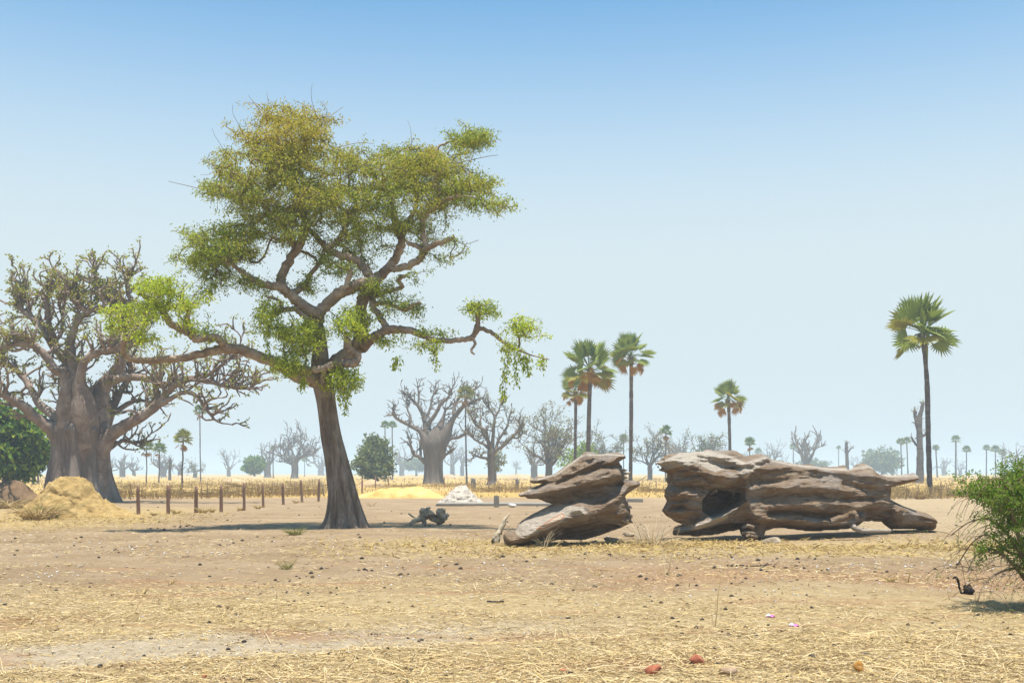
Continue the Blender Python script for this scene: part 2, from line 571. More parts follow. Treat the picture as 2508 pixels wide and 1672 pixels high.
def mat_ground():
    m, nt, out = nodes('savanna_ground')
    geo = N(nt, 'NewGeometry')
    v = geo.outputs['Position']
    sep = N(nt, 'SeparateXYZ')
    nt.links.new(v, sep.inputs[0])
    X, Y = sep.outputs['X'], sep.outputs['Y']
    wob = noise(nt, v, 0.16, 4, 0.6)
    wob2 = noise(nt, v, 0.9, 5, 0.65, (0.5, 1, 1))
    Yw = math_(nt, 'ADD', Y, math_(nt, 'MULTIPLY', math_(nt, 'SUBTRACT', wob, 0.5), 9.0))
    Yw = math_(nt, 'ADD', Yw, math_(nt, 'MULTIPLY', math_(nt, 'SUBTRACT', wob2, 0.5), 2.5))
    n1 = noise(nt, v, 0.5, 6, 0.65)
    n2 = noise(nt, v, 5.0, 6, 0.7)
    n3 = noise(nt, v, 26.0, 4, 0.7)
    sand = ramp(nt, [(0.3, (0.255, 0.17, 0.088)), (0.5, (0.33, 0.23, 0.13)), (0.7, (0.39, 0.285, 0.172))], n1)
    sand = mixc(nt, sand, (0.20, 0.13, 0.065), mrange(nt, n2, 0.54, 0.72, 0, 0.45))
    straw = ramp(nt, [(0.3, (0.35, 0.235, 0.105)), (0.5, (0.45, 0.33, 0.165)), (0.7, (0.52, 0.40, 0.225))], n2)
    straw = mixc(nt, straw, (0.19, 0.12, 0.05), mrange(nt, n3, 0.55, 0.7, 0, 0.5))
    pale = ramp(nt, [(0.3, (0.38, 0.295, 0.185)), (0.6, (0.49, 0.395, 0.27))], n2)
    pale = mixc(nt, pale, (0.27, 0.20, 0.115), mrange(nt, n3, 0.56, 0.7, 0, 0.4))
    field = ramp(nt, [(0.3, (0.38, 0.235, 0.06)), (0.5, (0.48, 0.31, 0.085)), (0.7, (0.52, 0.36, 0.13))], n1)
    field = mixc(nt, field, (0.50, 0.37, 0.22), mrange(nt, noise(nt, v, 0.03, 4, 0.6, (0.4, 1, 1)), 0.50, 0.64, 0, 0.6))
    # straw nearest the camera, bare sand in the middle, yellow field beyond the fences
    near = mrange(nt, Yw, 20.0, 15.5)
    c = mixc(nt, sand, straw, near)
    band = math_(nt, 'MULTIPLY', mrange(nt, Yw, 23.5, 26.5), mrange(nt, Yw, 33, 29.5))
    band = math_(nt, 'MULTIPLY', band, mrange(nt, X, -6.0, -1.0))
    c = mixc(nt, c, straw, math_(nt, 'MULTIPLY', band, 0.85))
    leftp = math_(nt, 'MULTIPLY', mrange(nt, Yw, 34, 40), mrange(nt, Yw, 66, 52))
    leftp = math_(nt, 'MULTIPLY', leftp, mrange(nt, X, -12, -18))
    c = mixc(nt, c, (0.44, 0.31, 0.13), math_(nt, 'MULTIPLY', leftp, 0.8))
    rightp = math_(nt, 'MULTIPLY', mrange(nt, Yw, 30, 37), mrange(nt, X, 8, 14))
    c = mixc(nt, c, (0.44, 0.33, 0.19), math_(nt, 'MULTIPLY', rightp, 0.6))
    c = mixc(nt, c, field, mrange(nt, Yw, 80, 92))
    # pale wheel track crossing the left foreground
    tr = math_(nt, 'SUBTRACT', Y, math_(nt, 'ADD', 13.5, math_(nt, 'MULTIPLY', X, 0.40)))
    tr = math_(nt, 'ADD', tr, math_(nt, 'MULTIPLY', math_(nt, 'SUBTRACT', wob2, 0.5), 1.3))
    trk = math_(nt, 'MULTIPLY', mrange(nt, tr, -1.05, -0.85), mrange(nt, tr, 1.3, 0.3))
    trk = math_(nt, 'MULTIPLY', trk, mrange(nt, X, 2.5, -2.0))
    c = mixc(nt, c, pale, math_(nt, 'MULTIPLY', trk, 0.95))
    edge = math_(nt, 'MULTIPLY', mrange(nt, tr, -1.45, -1.1), mrange(nt, tr, -0.8, -1.0))
    c = mixc(nt, c, (0.36, 0.19, 0.09), math_(nt, 'MULTIPLY', edge, mrange(nt, n2, 0.42, 0.6, 0, 0.7)))
    redn = noise(nt, v, 0.55, 4, 0.6, (0.45, 1.3, 1))
    red = math_(nt, 'MULTIPLY', mrange(nt, redn, 0.53, 0.66), mrange(nt, Y, 26, 19, 0, 0.8))
    rband = math_(nt, 'MULTIPLY', math_(nt, 'MULTIPLY', mrange(nt, Yw, 17.5, 19.0), mrange(nt, Yw, 23.5, 20.5)), mrange(nt, X, 0.5, 4.0, 0, 0.7))
    red = math_(nt, 'MAXIMUM', red, rband)
    c = mixc(nt, c, (0.36, 0.205, 0.105), red)
    pat = noise(nt, v, 0.22, 5, 0.65, (0.5, 1.2, 1))
    c = mixc(nt, c, (0.25, 0.165, 0.085), math_(nt, 'MULTIPLY', mrange(nt, pat, 0.52, 0.68, 0, 0.55), mrange(nt, Y, 70, 40)))
    n4 = noise(nt, v, 1.7, 6, 0.75)
    c = mixc(nt, c, (0.17, 0.11, 0.055), math_(nt, 'MULTIPLY', mrange(nt, n4, 0.57, 0.70, 0, 0.5), mrange(nt, Y, 80, 50)))
    h = math_(nt, 'ADD', n2, math_(nt, 'MULTIPLY', n3, 0.6))
    finish(nt, out, c, 0.95, h, 0.09, 1.0)
    return m


M['ground'] = mat_ground()

# ------------------------------------------------------------------ ground
def gz(x, y):
    x = np.asarray(x, dtype=np.float64)
    y = np.asarray(y, dtype=np.float64)
    p = np.stack([x, y], axis=-1)
    fade = np.clip((90 - y) / 40, 0, 1) * np.clip((y + 5) / 10, 0, 1)
    h = 0.05 * vnoise(p * 0.22, 3) + 0.022 * vnoise(p * 0.9, 4) + 0.012 * vnoise(p * 2.6, 6)
    tr = y - (13.5 + 0.40 * x)
    rut = -0.06 * np.exp(-((tr + 0.3) / 0.75) ** 2) * np.clip((4 - x) / 4, 0, 1) + 0.04 * np.exp(-((tr + 1.3) / 0.22) ** 2) * np.clip((4 - x) / 4, 0, 1)
    return (h + rut) * fade


def geom(a, b, n):
    return a * (b / a) ** np.linspace(0, 1, n)


ys = np.concatenate([-geom(300, 4, 14), np.arange(0, 8, 1.0), np.arange(8, 26, 0.12), np.arange(26, 60, 0.3), geom(60, 3500, 60)])
xf = np.concatenate([np.arange(0, 14, 0.16), np.arange(14, 40, 0.5), geom(40, 3000, 34)])
xs = np.concatenate([-xf[:0:-1], xf])
gx, gy = np.meshgrid(xs, ys)
g = MB()
nx, ny = len(xs), len(ys)
idx = np.arange(nx * ny).reshape(ny, nx)
g.add(np.stack([gx, gy, gz(gx, gy)], axis=-1).reshape(-1, 3),
      np.stack([idx[:-1, :-1], idx[:-1, 1:], idx[1:, 1:], idx[1:, :-1]], axis=-1).reshape(-1, 4))
solo('ground', g, M['ground'], 'dry sandy savanna ground with straw litter', None, (0, 0, 0), kind='structure')
del bpy.data.objects['ground']['label']


def onground(x, y):
    """ground point seen at photo pixel x, y"""
    d = D(y)
    X = (x - CX) / F * d
    return np.array([X, d, float(gz(X, d))])


# ------------------------------------------------------------------ tree building blocks
def limb(mb, spec, d0, ds0=0.0, ds1=0.0, k=8, knob=0.06, m=4, rmul=1.0):
    """spec: photo-traced (x, y, radius px); d0 depth of the tree, ds0..ds1 depth offset along the limb"""
    s = np.array(spec, dtype=np.float64)
    n = len(s)
    ds = np.linspace(ds0, ds1, n)
    pts = np.array([P(a[0], a[1], d0 + b) for a, b in zip(s, ds)])
    rad = s[:, 2] / F * (d0 + ds) * rmul
    q = catmull(np.hstack([pts, rad[:, None]]), m)
    r = np.maximum(q[:, 3], 0.01)
    pp = q[:, :3].copy()
    jit = np.minimum(r, 0.12)[:, None] * 0.16
    pp[1:-1] += RS.normal(size=(len(pp) - 2, 3)) * jit[1:-1]
    tube(mb, pp, r, k, 0.0, knob)
    return pp, r


def twiggery(mb, nodes_p, att_pts, r_tip=0.007, rs=RS, sag=0.12, k=4, pw=0.42, rmax=0.11, jit=0.10, step=0.45):
    """connect every attractor to the nearest branch node with a wandering twig; returns tip data"""
    npos = [np.asarray(p) for p in nodes_p]
    arr = np.array(npos)
    par = [-1] * len(npos)
    nb = len(npos)
    d = np.min(np.linalg.norm(att_pts[:, None] - arr[None, ::max(1, len(arr) // 200)], axis=2), axis=1)
    order = np.argsort(d)
    buf = np.zeros((len(npos) + len(att_pts) * 9, 3))
    buf[:nb] = arr
    n = nb
    tips = []
    paths = []
    for i in order:
        a = att_pts[i]
        dd = np.linalg.norm(buf[:n] - a, axis=1)
        j = int(np.argmin(dd))
        L = dd[j]
        m = int(np.clip(L / step, 2, 7))
        t = np.linspace(0, 1, m + 1)[1:]
        seg = buf[j] + (a - buf[j]) * t[:, None]
        seg[:-1] += rs.normal(size=(m - 1, 3)) * jit * min(1, L)
        seg[:, 2] += np.sin(t * math.pi) * sag * L
        prev = j
        ids = [j]
        for s in seg:
            buf[n] = s
            par.append(prev)
            prev = n
            ids.append(n)
            n += 1
        paths.append(ids)
        tips.append((a, unit(seg[-1] - (seg[-2] if m > 1 else buf[j]))))
    cnt = np.zeros(n)
    for ids in paths:
        cnt[ids[-1]] += 1
    for q in range(n - 1, nb - 1, -1):
        if par[q] >= 0:
            cnt[par[q]] += cnt[q]
    for ids in paths:
        r = np.minimum(r_tip * np.maximum(cnt[ids], 1) ** pw, rmax)
        r[0] = min(r[0], r[1] * 1.25)
        tube(mb, buf[ids], r, k, 0.0, 0.05)
    return np.array([t[0] for t in tips]), np.array([t[1] for t in tips])


def sprays(mb, tips, dirs, n, L, Wd, spread, rs=RS, droop=0.3, att=0.0, flat=0.5):
    """n leaflets round every twig tip"""
    m = len(tips)
    t = rs.uniform(-1, 0.25, (m, n, 1))
    off = rs.normal(size=(m, n, 3)) * spread * np.array([0.45, 0.45, 0.28])
    c = tips[:, None] + dirs[:, None] * t * spread + off
    ax = dirs[:, None] * 0.5 + unit(rs.normal(size=(m, n, 3))) + np.array([0, 0, -droop])
    a = att if np.isscalar(att) else np.repeat(att, n)
    leaves(mb, c.reshape(-1, 3), ax.reshape(-1, 3), L, Wd, a, rs, flat)


def grow(mb, p, d, L, r, lev, rs, tips, cfg):
    """recursive knobbly baobab branch"""
    n = cfg.get('n', 5)
    pts = [p]
    cur = d / np.linalg.norm(d)
    for i in range(n):
        cur = cur + rs.normal(size=3) * cfg.get('wob', 0.22) + np.array([0, 0, cfg.get('up', 0.08)])
        cur /= np.linalg.norm(cur)
        pts.append(pts[-1] + cur * L / n)
    pts = np.array(pts)
    rr = r * np.linspace(1, cfg.get('taper', 0.45), n + 1)
    tube(mb, pts, rr, cfg.get('k', 5) if lev < 2 else 4, 0.0, 0.10)
    if lev == 0:
        tips.append((pts[-1], cur))
        return
    nc = rs.integers(*cfg['kids'])
    side = rs.uniform(0, 6.28)
    for c in range(nc):
        t = rs.uniform(0.28, 1.0) if c else 1.0
        i = min(int(t * n), n)
        ang = rs.uniform(0.45, 1.1) if c else rs.uniform(0.1, 0.5)
        tang = unit(pts[min(i + 1, n)] - pts[max(i - 1, 0)])
        side += 2.4 + rs.normal() * 0.4
        a = unit(np.cross(tang, np.array([0.3, 0.5, 0.81])))
        b = np.cross(tang, a)
        dd = tang * math.cos(ang) + (a * math.cos(side) + b * math.sin(side)) * math.sin(ang)
        dd = dd + np.array([0, 0, cfg.get('lift', 0.15)])
        grow(mb, pts[i], dd, L * rs.uniform(0.45, 0.75) * cfg.get('lr', 1.0), max(rr[i] * rs.uniform(0.55, 0.8), cfg.get('rmin', 0.03)), lev - 1, rs, tips, cfg)


def trunk_loft(mb, rings, lobes=0, amp=0.0, k=24, seed=0, noise_a=0.05, m=5, flute=None):
    """rings: (x, y, z, radius); lobed / fluted trunk"""
    q = catmull(np.array(rings, dtype=np.float64), m)
    n = len(q)
    a = np.arange(k) / k * 2 * math.pi
    zz = q[:, 2] - q[0, 2]
    R = np.ones((n, k))
    if flute is not None:
        fl = np.interp(np.arange(n) / (n - 1), np.linspace(0, 1, len(flute)), flute)
    else:
        fl = np.full(n, amp)
    ph = np.random.default_rng(seed).uniform(0, 6.28, 4)
    tw = 0.12 * zz[:, None]
    rid = np.abs(np.sin(a[None] * lobes / 2 + ph[0] + tw)) * 0.65 + np.abs(np.sin(a[None] * (lobes * 0.5 + 1.5) + ph[1] - tw * 0.5)) * 0.35
    rid = rid - 0.6
    R = R + fl[:, None] * rid * 1.4
    pn = np.stack([np.cos(a)[None] * 1.6 + 0 * zz[:, None], np.sin(a)[None] * 1.6 + 0 * zz[:, None], zz[:, None] * 0.6 / max(0.3, q[0, 3]) + 0 * a[None]], axis=-1)
    R = R + noise_a * fbm(pn, 3, seed)
    R = R * q[:, 3][:, None]
    V = np.stack([q[:, 0][:, None] + R * np.cos(a), q[:, 1][:, None] + R * np.sin(a), np.repeat(q[:, 2][:, None], k, 1)], axis=-1).reshape(-1, 3)
    i = np.arange(n - 1)[:, None] * k
    j = np.arange(k)[None]
    j2 = (j + 1) % k
    f = np.stack([i + j, i + j2, i + k + j2, i + k + j], axis=-1).reshape(-1, 4)
    V = np.vstack([V, [q[-1, 0], q[-1, 1], q[-1, 2] + q[-1, 3] * 0.2]])
    b = (n - 1) * k
    mm = mb.n
    mb.add(V, f)
    mb.f.append(np.stack([b + np.arange(k), b + (np.arange(k) + 1) % k, np.full(k, n * k)], axis=-1) + mm)


# ------------------------------------------------------------------ the tall acacia
def build_acacia():
    d0 = D(1292)
    base = onground(848, 1292)
    t = thing('acacia_tree', 'tall spreading acacia with a thick leaning trunk and feathery green crown', 'tree', base)
    s = d0 / F
    tr = MB()
    rings = []
    for (l, r, y) in [(789, 906, 1298), (799, 897, 1286), (806, 888, 1262), (809, 877, 1225), (807, 868, 1190), (801, 855, 1141), (788, 835, 1064),
                      (777, 822, 988), (770, 819, 957), (764, 813, 930), (762, 806, 900), (765, 803, 860), (768, 797, 820), (768, 790, 785)]:
        c = P((l + r) / 2, y, d0)
        rings.append((c[0], c[1], c[2], (r - l) / 2 * s))
    trunk_loft(tr, rings, 10, 0.1, 110, 3, 0.14, 8, flute=[0.46, 0.42, 0.36, 0.26, 0.18, 0.10, 0.07, 0.06, 0.06, 0.04])
    part('trunk', tr, M['bark'], t)
    L = []      # (spec, ds0, ds1)
    L.append(([(795, 940, 22), (760, 925, 20), (726, 920, 15), (690, 896, 14), (653, 880, 13), (619, 868, 13), (588, 856, 13), (555, 854, 13), (524, 859, 11),
               (484, 868, 10), (434, 879, 9.5), (386, 882, 9), (344, 882, 8.5), (316, 876, 8), (301, 860, 7), (302, 842, 6), (314, 828, 5.5), (335, 812, 5), (353, 800, 4), (364, 761, 3)], 0, -3.2))
    L.append(([(562, 855, 11), (546, 842, 10), (534, 829, 9), (507, 826, 9.5), (479, 829, 10), (462, 812, 10), (434, 803, 9), (412, 783, 9), (400, 764, 8.5), (381, 741, 8), (355, 725, 6.5), (338, 717, 5)], -1.6, -2.6))
    L.append(([(452, 800, 7), (456, 790, 6), (461, 770, 5), (462, 750, 3.5)], -2.2, -2.4))
    L.append(([(780, 790, 17), (776, 768, 16), (758, 760, 14), (728, 738, 13.5), (707, 717, 13), (680, 701, 11), (640, 694, 8.5), (606, 675, 7), (585, 660, 5.5), (560, 645, 3.5), (520, 640, 2.2)], 0.1, -1.8))
    L.append(([(694, 708, 11), (690, 690, 12), (692, 672, 11.5), (703, 645, 11), (726, 612, 10.5), (742, 580, 10), (746, 548, 9), (738, 500, 8), (718, 455, 7), (697, 425, 7), (697, 400, 6), (714, 372, 5), (735, 362, 3.5)], -0.3, 0.6))
    L.append(([(726, 612, 8), (700, 560, 6.5), (660, 520, 5), (620, 470, 4), (590, 440, 2.5)], 0.2, -1.6))
    L.append(([(700, 425, 6), (680, 380, 5), (676, 330, 4), (690, 290, 2.5)], 0.3, 0.3))
    L.append(([(722, 716, 9), (738, 706, 8), (752, 692, 7), (763, 669, 6), (785, 639, 5), (793, 618, 4), (796, 590, 3)], -0.2, 0.8))
    L.append(([(778, 775, 14), (795, 749, 14), (825, 722, 14), (854, 709, 14), (880, 697, 14), (906, 688, 14)], 0.1, -0.6))
    L.append(([(795, 925, 17), (810, 900, 18), (832, 880, 18), (860, 862, 19), (880, 840, 19), (886, 812, 18), (881, 781, 13), (886, 742, 14), (897, 722, 16), (914, 700, 17), (919, 686, 14), (940, 667, 12),
               (958, 648, 11), (970, 630, 10.5), (980, 606, 10), (984, 590, 9), (974, 566, 8), (965, 545, 6.5), (960, 500, 5), (950, 460, 3)], 0, 0.8))
    L.append(([(910, 690, 13), (900, 668, 12), (888, 650, 11), (870, 636, 10), (844, 628, 9), (814, 618, 8.5), (798, 608, 8), (782, 588, 7), (765, 570, 6), (750, 552, 4)], -0.2, 0.4))
    L.append(([(800, 608, 7), (822, 594, 7), (838, 574, 6), (850, 545, 5), (870, 500, 3.5), (880, 460, 2.5)], 0.2, 1.5))
    L.append(([(953, 658, 8), (968, 658, 8.5), (1000, 649, 9), (1025, 636, 9), (1036, 622, 8.5), (1046, 606, 8), (1075, 597, 7), (1095, 588, 6.5), (1112, 581, 5)], 0.1, -1.2))
    L.append(([(1040, 612, 7), (1022, 602, 6.5), (1004, 598, 5), (995, 590, 3)], -0.4, -0.1))
    L.append(([(1044, 606, 7), (1036, 570, 7), (1036, 535, 7.5), (1052, 515, 7.5), (1070, 500, 7), (1073, 470, 6), (1070, 440, 5), (1060, 400, 4), (1075, 360, 3), (1110, 345, 2.2)], -0.6, 0.6))
    L.append(([(1055, 512, 6), (1090, 490, 5), (1130, 480, 3.5), (1180, 490, 2.2), (1240, 512, 1.4)], -0.6, -1.8))
    L.append(([(984, 586, 7), (1000, 545, 6), (1020, 500, 5), (1010, 455, 4), (1000, 410, 2.5)], 0.5, 2.0))
    L.append(([(888, 850, 15), (900, 838, 14), (920, 824, 12), (940, 812, 11), (960, 805, 10.5), (999, 808, 9), (1037, 823, 8), (1075, 835, 7), (1125, 833, 6.5), (1155, 828, 7), (1166, 812, 6.5),
               (1180, 804, 5.5), (1206, 816, 5), (1232, 837, 4.5), (1259, 852, 4), (1280, 862, 2.5), (1310, 872, 1.6), (1345, 880, 1.1)], 0, -1.6))
    L.append(([(1164, 812, 6), (1170, 792, 6), (1171, 770, 5.5), (1174, 752, 4), (1172, 738, 2)], -1.2, -1.1))
    L.append(([(1158, 828, 4), (1164, 842, 3.5), (1154, 858, 3), (1162, 868, 2)], -1.2, -1.3))
    L.append(([(946, 806, 9), (940, 790, 8.5), (929, 774, 8), (914, 752, 8), (912, 738, 7), (920, 722, 6)], -0.3, 0.2))
    L.append(([(914, 748, 6), (930, 742, 6), (956, 746, 5.5), (985, 756, 5.5), (1003, 756, 6), (1012, 746, 4), (1030, 740, 2)], -0.1, -1.0))
    L.append(([(922, 724, 6), (945, 716, 5.5), (962, 710, 5.5), (985, 702, 5.5), (976, 688, 5.5), (984, 678, 5), (995, 675, 3.5)], 0.3, -0.8))
    L.append(([(770, 800, 10), (750, 778, 8), (726, 758, 7), (705, 757, 6), (686, 762, 6), (668, 772, 6), (650, 780, 4)], 0, -1.4))
    L.append(([(690, 760, 5), (688, 742, 4), (676, 732, 4), (654, 728, 3)], -1.0, -1.2))
    L.append(([(740, 908, 8), (762, 905, 8), (795, 902, 9), (815, 894, 9.5), (845, 890, 10), (868, 886, 11), (876, 870, 9), (862, 860, 8), (852, 846, 9), (848, 830, 8)], -0.9, -1.0))
    L.append(([(800, 905, 8), (792, 925, 8), (790, 945, 6)], -0.8, -0.6))
    L.append(([(850, 705, 8), (851, 690, 7.5), (856, 672, 6), (860, 660, 4)], -0.6, -0.7))
    nodes_p = []
    allr = []
    lm_first = True
    par_of = {1: 0, 2: 0, 4: 3, 5: 3, 6: 3, 7: 3, 10: 9, 11: 9, 12: 9, 13: 9, 14: 9, 15: 9, 16: 9, 18: 17, 19: 17, 20: 17, 21: 17, 22: 17, 24: 23, 26: 25, 27: 8}
    made = {}
    for li_, (spec, a, b) in enumerate(L):
        mb = MB()
        pp, r = limb(mb, spec, d0, a, b, 10, 0.045, 5)
        up_ = made.get(par_of.get(li_))
        made[li_] = part('branch' if up_ else 'limb', mb, M['limb'], up_ or t)
        skip = 4 if len(spec) > 8 else 2
        nodes_p += list(pp[skip:])
    # foliage: (cx, cy, rx, ry, depth centre, depth half, clusters, tint)
    E = [(700, 325, 105, 72, 0.3, 2.2, 52, .85), (640, 405, 120, 60, -0.2, 2.6, 44, .45), (770, 400, 110, 62, 0.6, 2.6, 44, .55), (700, 480, 180, 48, 0.2, 3.4, 60, .35),
         (830, 500, 90, 50, 0.6, 2.4, 28, .3), (560, 590, 110, 46, -0.8, 2.4, 44, .1), (500, 640, 60, 26, -1.3, 1.4, 18, .05), (525, 690, 26, 30, -1.3, 0.7, 7, 0), (660, 560, 120, 48, 0.2, 2.8, 40, .2),
         (555, 475, 60, 24, -1.2, 1.4, 10, .2), (950, 420, 110, 55, 0.9, 2.4, 44, .4), (1050, 400, 90, 38, 0.4, 2.0, 30, .6), (1110, 455, 100, 40, -0.2, 2.0, 32, .3), (1000, 490, 110, 50, 0.6, 2.4, 40, .2),
         (1195, 505, 45, 12, -1.4, 0.6, 8, .1), (1145, 345, 55, 20, 0.4, 0.9, 12, .25), (1165, 335, 40, 10, 0.3, 0.5, 6, .1), (860, 560, 80, 36, 0.9, 2.0, 18, .1), (1010, 560, 50, 38, 0.4, 1.4, 14, .1), (830, 640, 60, 46, 0.8, 1.8, 16, 0),
         (970, 705, 70, 40, -0.3, 1.2, 12, 0), (1000, 770, 45, 18, -0.6, 0.8, 5, 0), (620, 700, 60, 20, -1.2, 1.0, 7, 0), (760, 700, 40, 30, 0.2, 1.2, 5, 0), (900, 600, 60, 30, 0.8, 1.4, 7, 0), (1075, 620, 40, 30, -0.8, 0.8, 4, 0)]
    fresh = [(742, 826, 60, 36, -1.0, 0.9, 24), (860, 795, 52, 40, -0.2, 1.2, 18), (715, 892, 45, 20, -1.0, 0.8, 14), (826, 934, 50, 24, -0.8, 0.7, 15), (680, 800, 60, 34, -1.0, 1.0, 9), (655, 765, 34, 20, -1.3, 0.6, 6),
             (385, 706, 52, 18, -2.6, 0.8, 13), (440, 740, 36, 34, -2.5, 0.8, 10), (352, 768, 24, 30, -2.9, 0.7, 7), (470, 800, 30, 18, -2.2, 0.6, 4), (500, 818, 34, 8, -1.8, 0.5, 4), (350, 836, 16, 16, -3.0, 0.3, 4),
             (1174, 760, 26, 16, -1.1, 0.5, 7), (1278, 806, 30, 18, -1.6, 0.4, 7), (1058, 816, 16, 8, -0.7, 0.3, 3), (1046, 846, 20, 8, -0.9, 0.3, 3), (945, 835, 24, 10, -0.4, 0.4, 3), (290, 775, 30, 40, -2.9, 0.6, 6), (1255, 850, 14, 8, -1.5, 0.3, 2)]

    def cloud(lst, per, sx, sz):
        pts, tint = [], []
        for e in lst:
            cx, cy, rx, ry, dc, dh, nc = e[:7]
            tn = e[7] if len(e) > 7 else 0
            for _ in range(nc):
                q = unit(RS.normal(size=3)) * RS.uniform(0.25, 1) ** 0.45
                c = P(cx + q[0] * rx, cy + q[2] * ry, d0 + dc + q[1] * dh)
                for _ in range(per):
                    pts.append(c + RS.normal(size=3) * np.array([sx, sx, sz]))
                    tint.append(np.clip(tn + RS.normal() * 0.18 + 0.25 * q[2] * -1 * 0, 0, 1))
        return np.array(pts), np.array(tint)
    E = [e[:6] + (int(e[6] * 0.95),) + e[7:] for e in E]
    A, tint = cloud(E, 7, 0.36, 0.11)
    tw = MB()
    lf = MB()
    tips, dirs = twiggery(tw, nodes_p, A, 0.008, RS, 0.10)
    # twigs come back in sorted order: look the tint up again
    key = {tuple(np.round(a, 6)): tt for a, tt in zip(A, tint)}
    tt = np.array([key[tuple(np.round(a, 6))] for a in tips])
    sprays(lf, tips, dirs, 26, 0.115, 0.036, 0.27, RS, 0.25, tt, 0.40)
    # bare twig ends standing out of the crown
    for _ in range(90):
        i = RS.integers(len(tips))
        if tt[i] < 0.12 and RS.random() < 0.7:
            continue
        p = tips[i]
        c = P(780, 520, d0)
        dd = unit(unit(p - c) + RS.normal(size=3) * 0.35)
        pts = [p]
        for q in range(4):
            dd = unit(dd + RS.normal(size=3) * 0.22)
            pts.append(pts[-1] + dd * RS.uniform(0.18, 0.32))
        tube(tw, np.array(pts), np.linspace(0.012, 0.005, 5), 3)
    for spec in [[(520, 462, 1), (490, 462, 1), (460, 455, .8), (412, 444, .5)], [(560, 390, 1), (520, 372, .8), (505, 395, .5)], [(660, 280, 1), (630, 255, .8), (618, 252, .5)], [(1112, 582, 1), (1135, 598, .8), (1172, 588, .5)],
                 [(790, 300, 1), (840, 262, .8)], [(1120, 400, 1), (1190, 384, .8), (1220, 380, .5)], [(830, 360, 1), (880, 350, .8), (915, 352, .4)]]:
        limb(tw, spec, d0, 0, 0.2, 3, 0, 4)
    part('twigs', tw, M['twig'], t, kind='stuff')
    part('foliage', lf, M['leaf_main'], t, att='tint', kind='stuff', smooth=False)
    B, _ = cloud(fresh, 6, 0.24, 0.12)
    tw2, lf2 = MB(), MB()
    tips, dirs = twiggery(tw2, nodes_p, B, 0.008, RS, 0.10)
    sprays(lf2, tips, dirs, 22, 0.125, 0.040, 0.25, RS, 0.35, 0.0, 0.45)
    # hanging strands
    H_ = []
    for (x, y0, y1, dz) in [(650, 790, 865, -1.3), (1060, 850, 905, -0.9), (1245, 862, 985, -1.5), (1262, 870, 945, -1.6), (1290, 870, 920, -1.6), (845, 945, 1015, -0.8), (838, 940, 990, -0.7), (522, 690, 738, -1.3), (975, 880, 900, -.5),
                            (1330, 872, 905, -1.5), (870, 890, 930, -0.8), (745, 930, 955, -0.9), (1236, 880, 985, -1.4), (1275, 868, 905, -1.6)]:
        x1 = x + RS.uniform(-14, 14)
        pts = np.array([P(x + (x1 - x) * q + RS.normal() * 2.0, y0 + (y1 - y0) * q, d0 + dz) for q in np.linspace(0, 1, 7)])
        tube(tw2, pts, np.linspace(0.012, 0.006, 7), 3)
        H_.append(pts)
    hp = np.vstack([catmull(h, 3) for h in H_])
    sprays(lf2, hp, np.tile([0, 0, -1.0], (len(hp), 1)), 4, 0.15, 0.06, 0.16, RS, 0.6, 0.0, 0.3)
    part('twigs', tw2, M['twig'], t, kind='stuff')
    part('fresh_foliage', lf2, M['leaf_fresh'], t, kind='stuff', smooth=False, label='bright fresh green leaf tufts on the lower limbs')


build_acacia()


# ------------------------------------------------------------------ the big baobab on the left
def traced_tree(label, d0, rings_px, L, seed, name='baobab_tree', bark='baobab', limb_bark='baobab_limb', flute=(0.30, 0.26, 0.24, 0.26, 0.30, 0.34), lobes=9, k=84,
                side=(0.8, 1.7), rmin=0.058, r_side=(0.075, 0.13), dens=0.55, start=0.30, leaf=None, leafp=0.6, ln=11, ls=0.20, cut=None, lev2=0.25):
    """a tree whose trunk outline (left, right, y) and main limbs are traced from the photo; twigs grow on them"""
    s = d0 / F
    l, r, y = rings_px[0]
    base = np.array([P((l + r) / 2, y, d0)[0], d0, 0.0])
    t = thing(name, label, 'tree', base)
    tr = MB()
    rings = []
    for (l, r, y) in rings_px:
        c = P((l + r) / 2, y, d0)
        rings.append((c[0], c[1], c[2], (r - l) / 2 * s))
    trunk_loft(tr, rings, lobes, 0.1, k, seed, 0.10, 5, flute=list(flute))
    part('trunk', tr, M[bark], t)
    rs = np.random.default_rng(seed)
    tips = []
    for spec, a, b in L:
        mb = MB()
        pp, r = limb(mb, spec, d0, a, b, 8, 0.09, 4)
        n = len(pp)
        for i in range(int(n * start), n):
            f = i / n
            for _ in range(2 if f > 0.75 else (1 if rs.random() < dens else 0)):
                tg = unit(pp[min(i + 1, n - 1)] - pp[i - 1])
                dd = tg * rs.uniform(0.1, 0.8) + unit(rs.normal(size=3)) * 0.8 + np.array([0, 0, 0.45])
                grow(mb, pp[i], dd, rs.uniform(*side), max(min(r[i] * 0.55, r_side[1]), r_side[0]), 1 if rs.random() > lev2 else 2, rs, tips,
                     dict(n=4, kids=(2, 4), wob=0.34, up=0.10, rmin=rmin, taper=0.55, k=5))
        part('limb', mb, M[limb_bark], t)
    if leaf:
        tp = np.array([q[0] for q in tips])
        td = np.array([q[1] for q in tips])
        lf = MB()
        sel = rs.random(len(tp)) < leafp
        if cut:
            sel |= (tp[:, 2] > cut) & (rs.random(len(tp)) < 0.8)
        sprays(lf, tp[sel], td[sel], ln, ls, ls * 0.5, ls * 1.3, rs, 0.2, 0.0, 0.35)
        part('leaf_tufts', lf, M[leaf], t, kind='stuff', smooth=False)
    return t


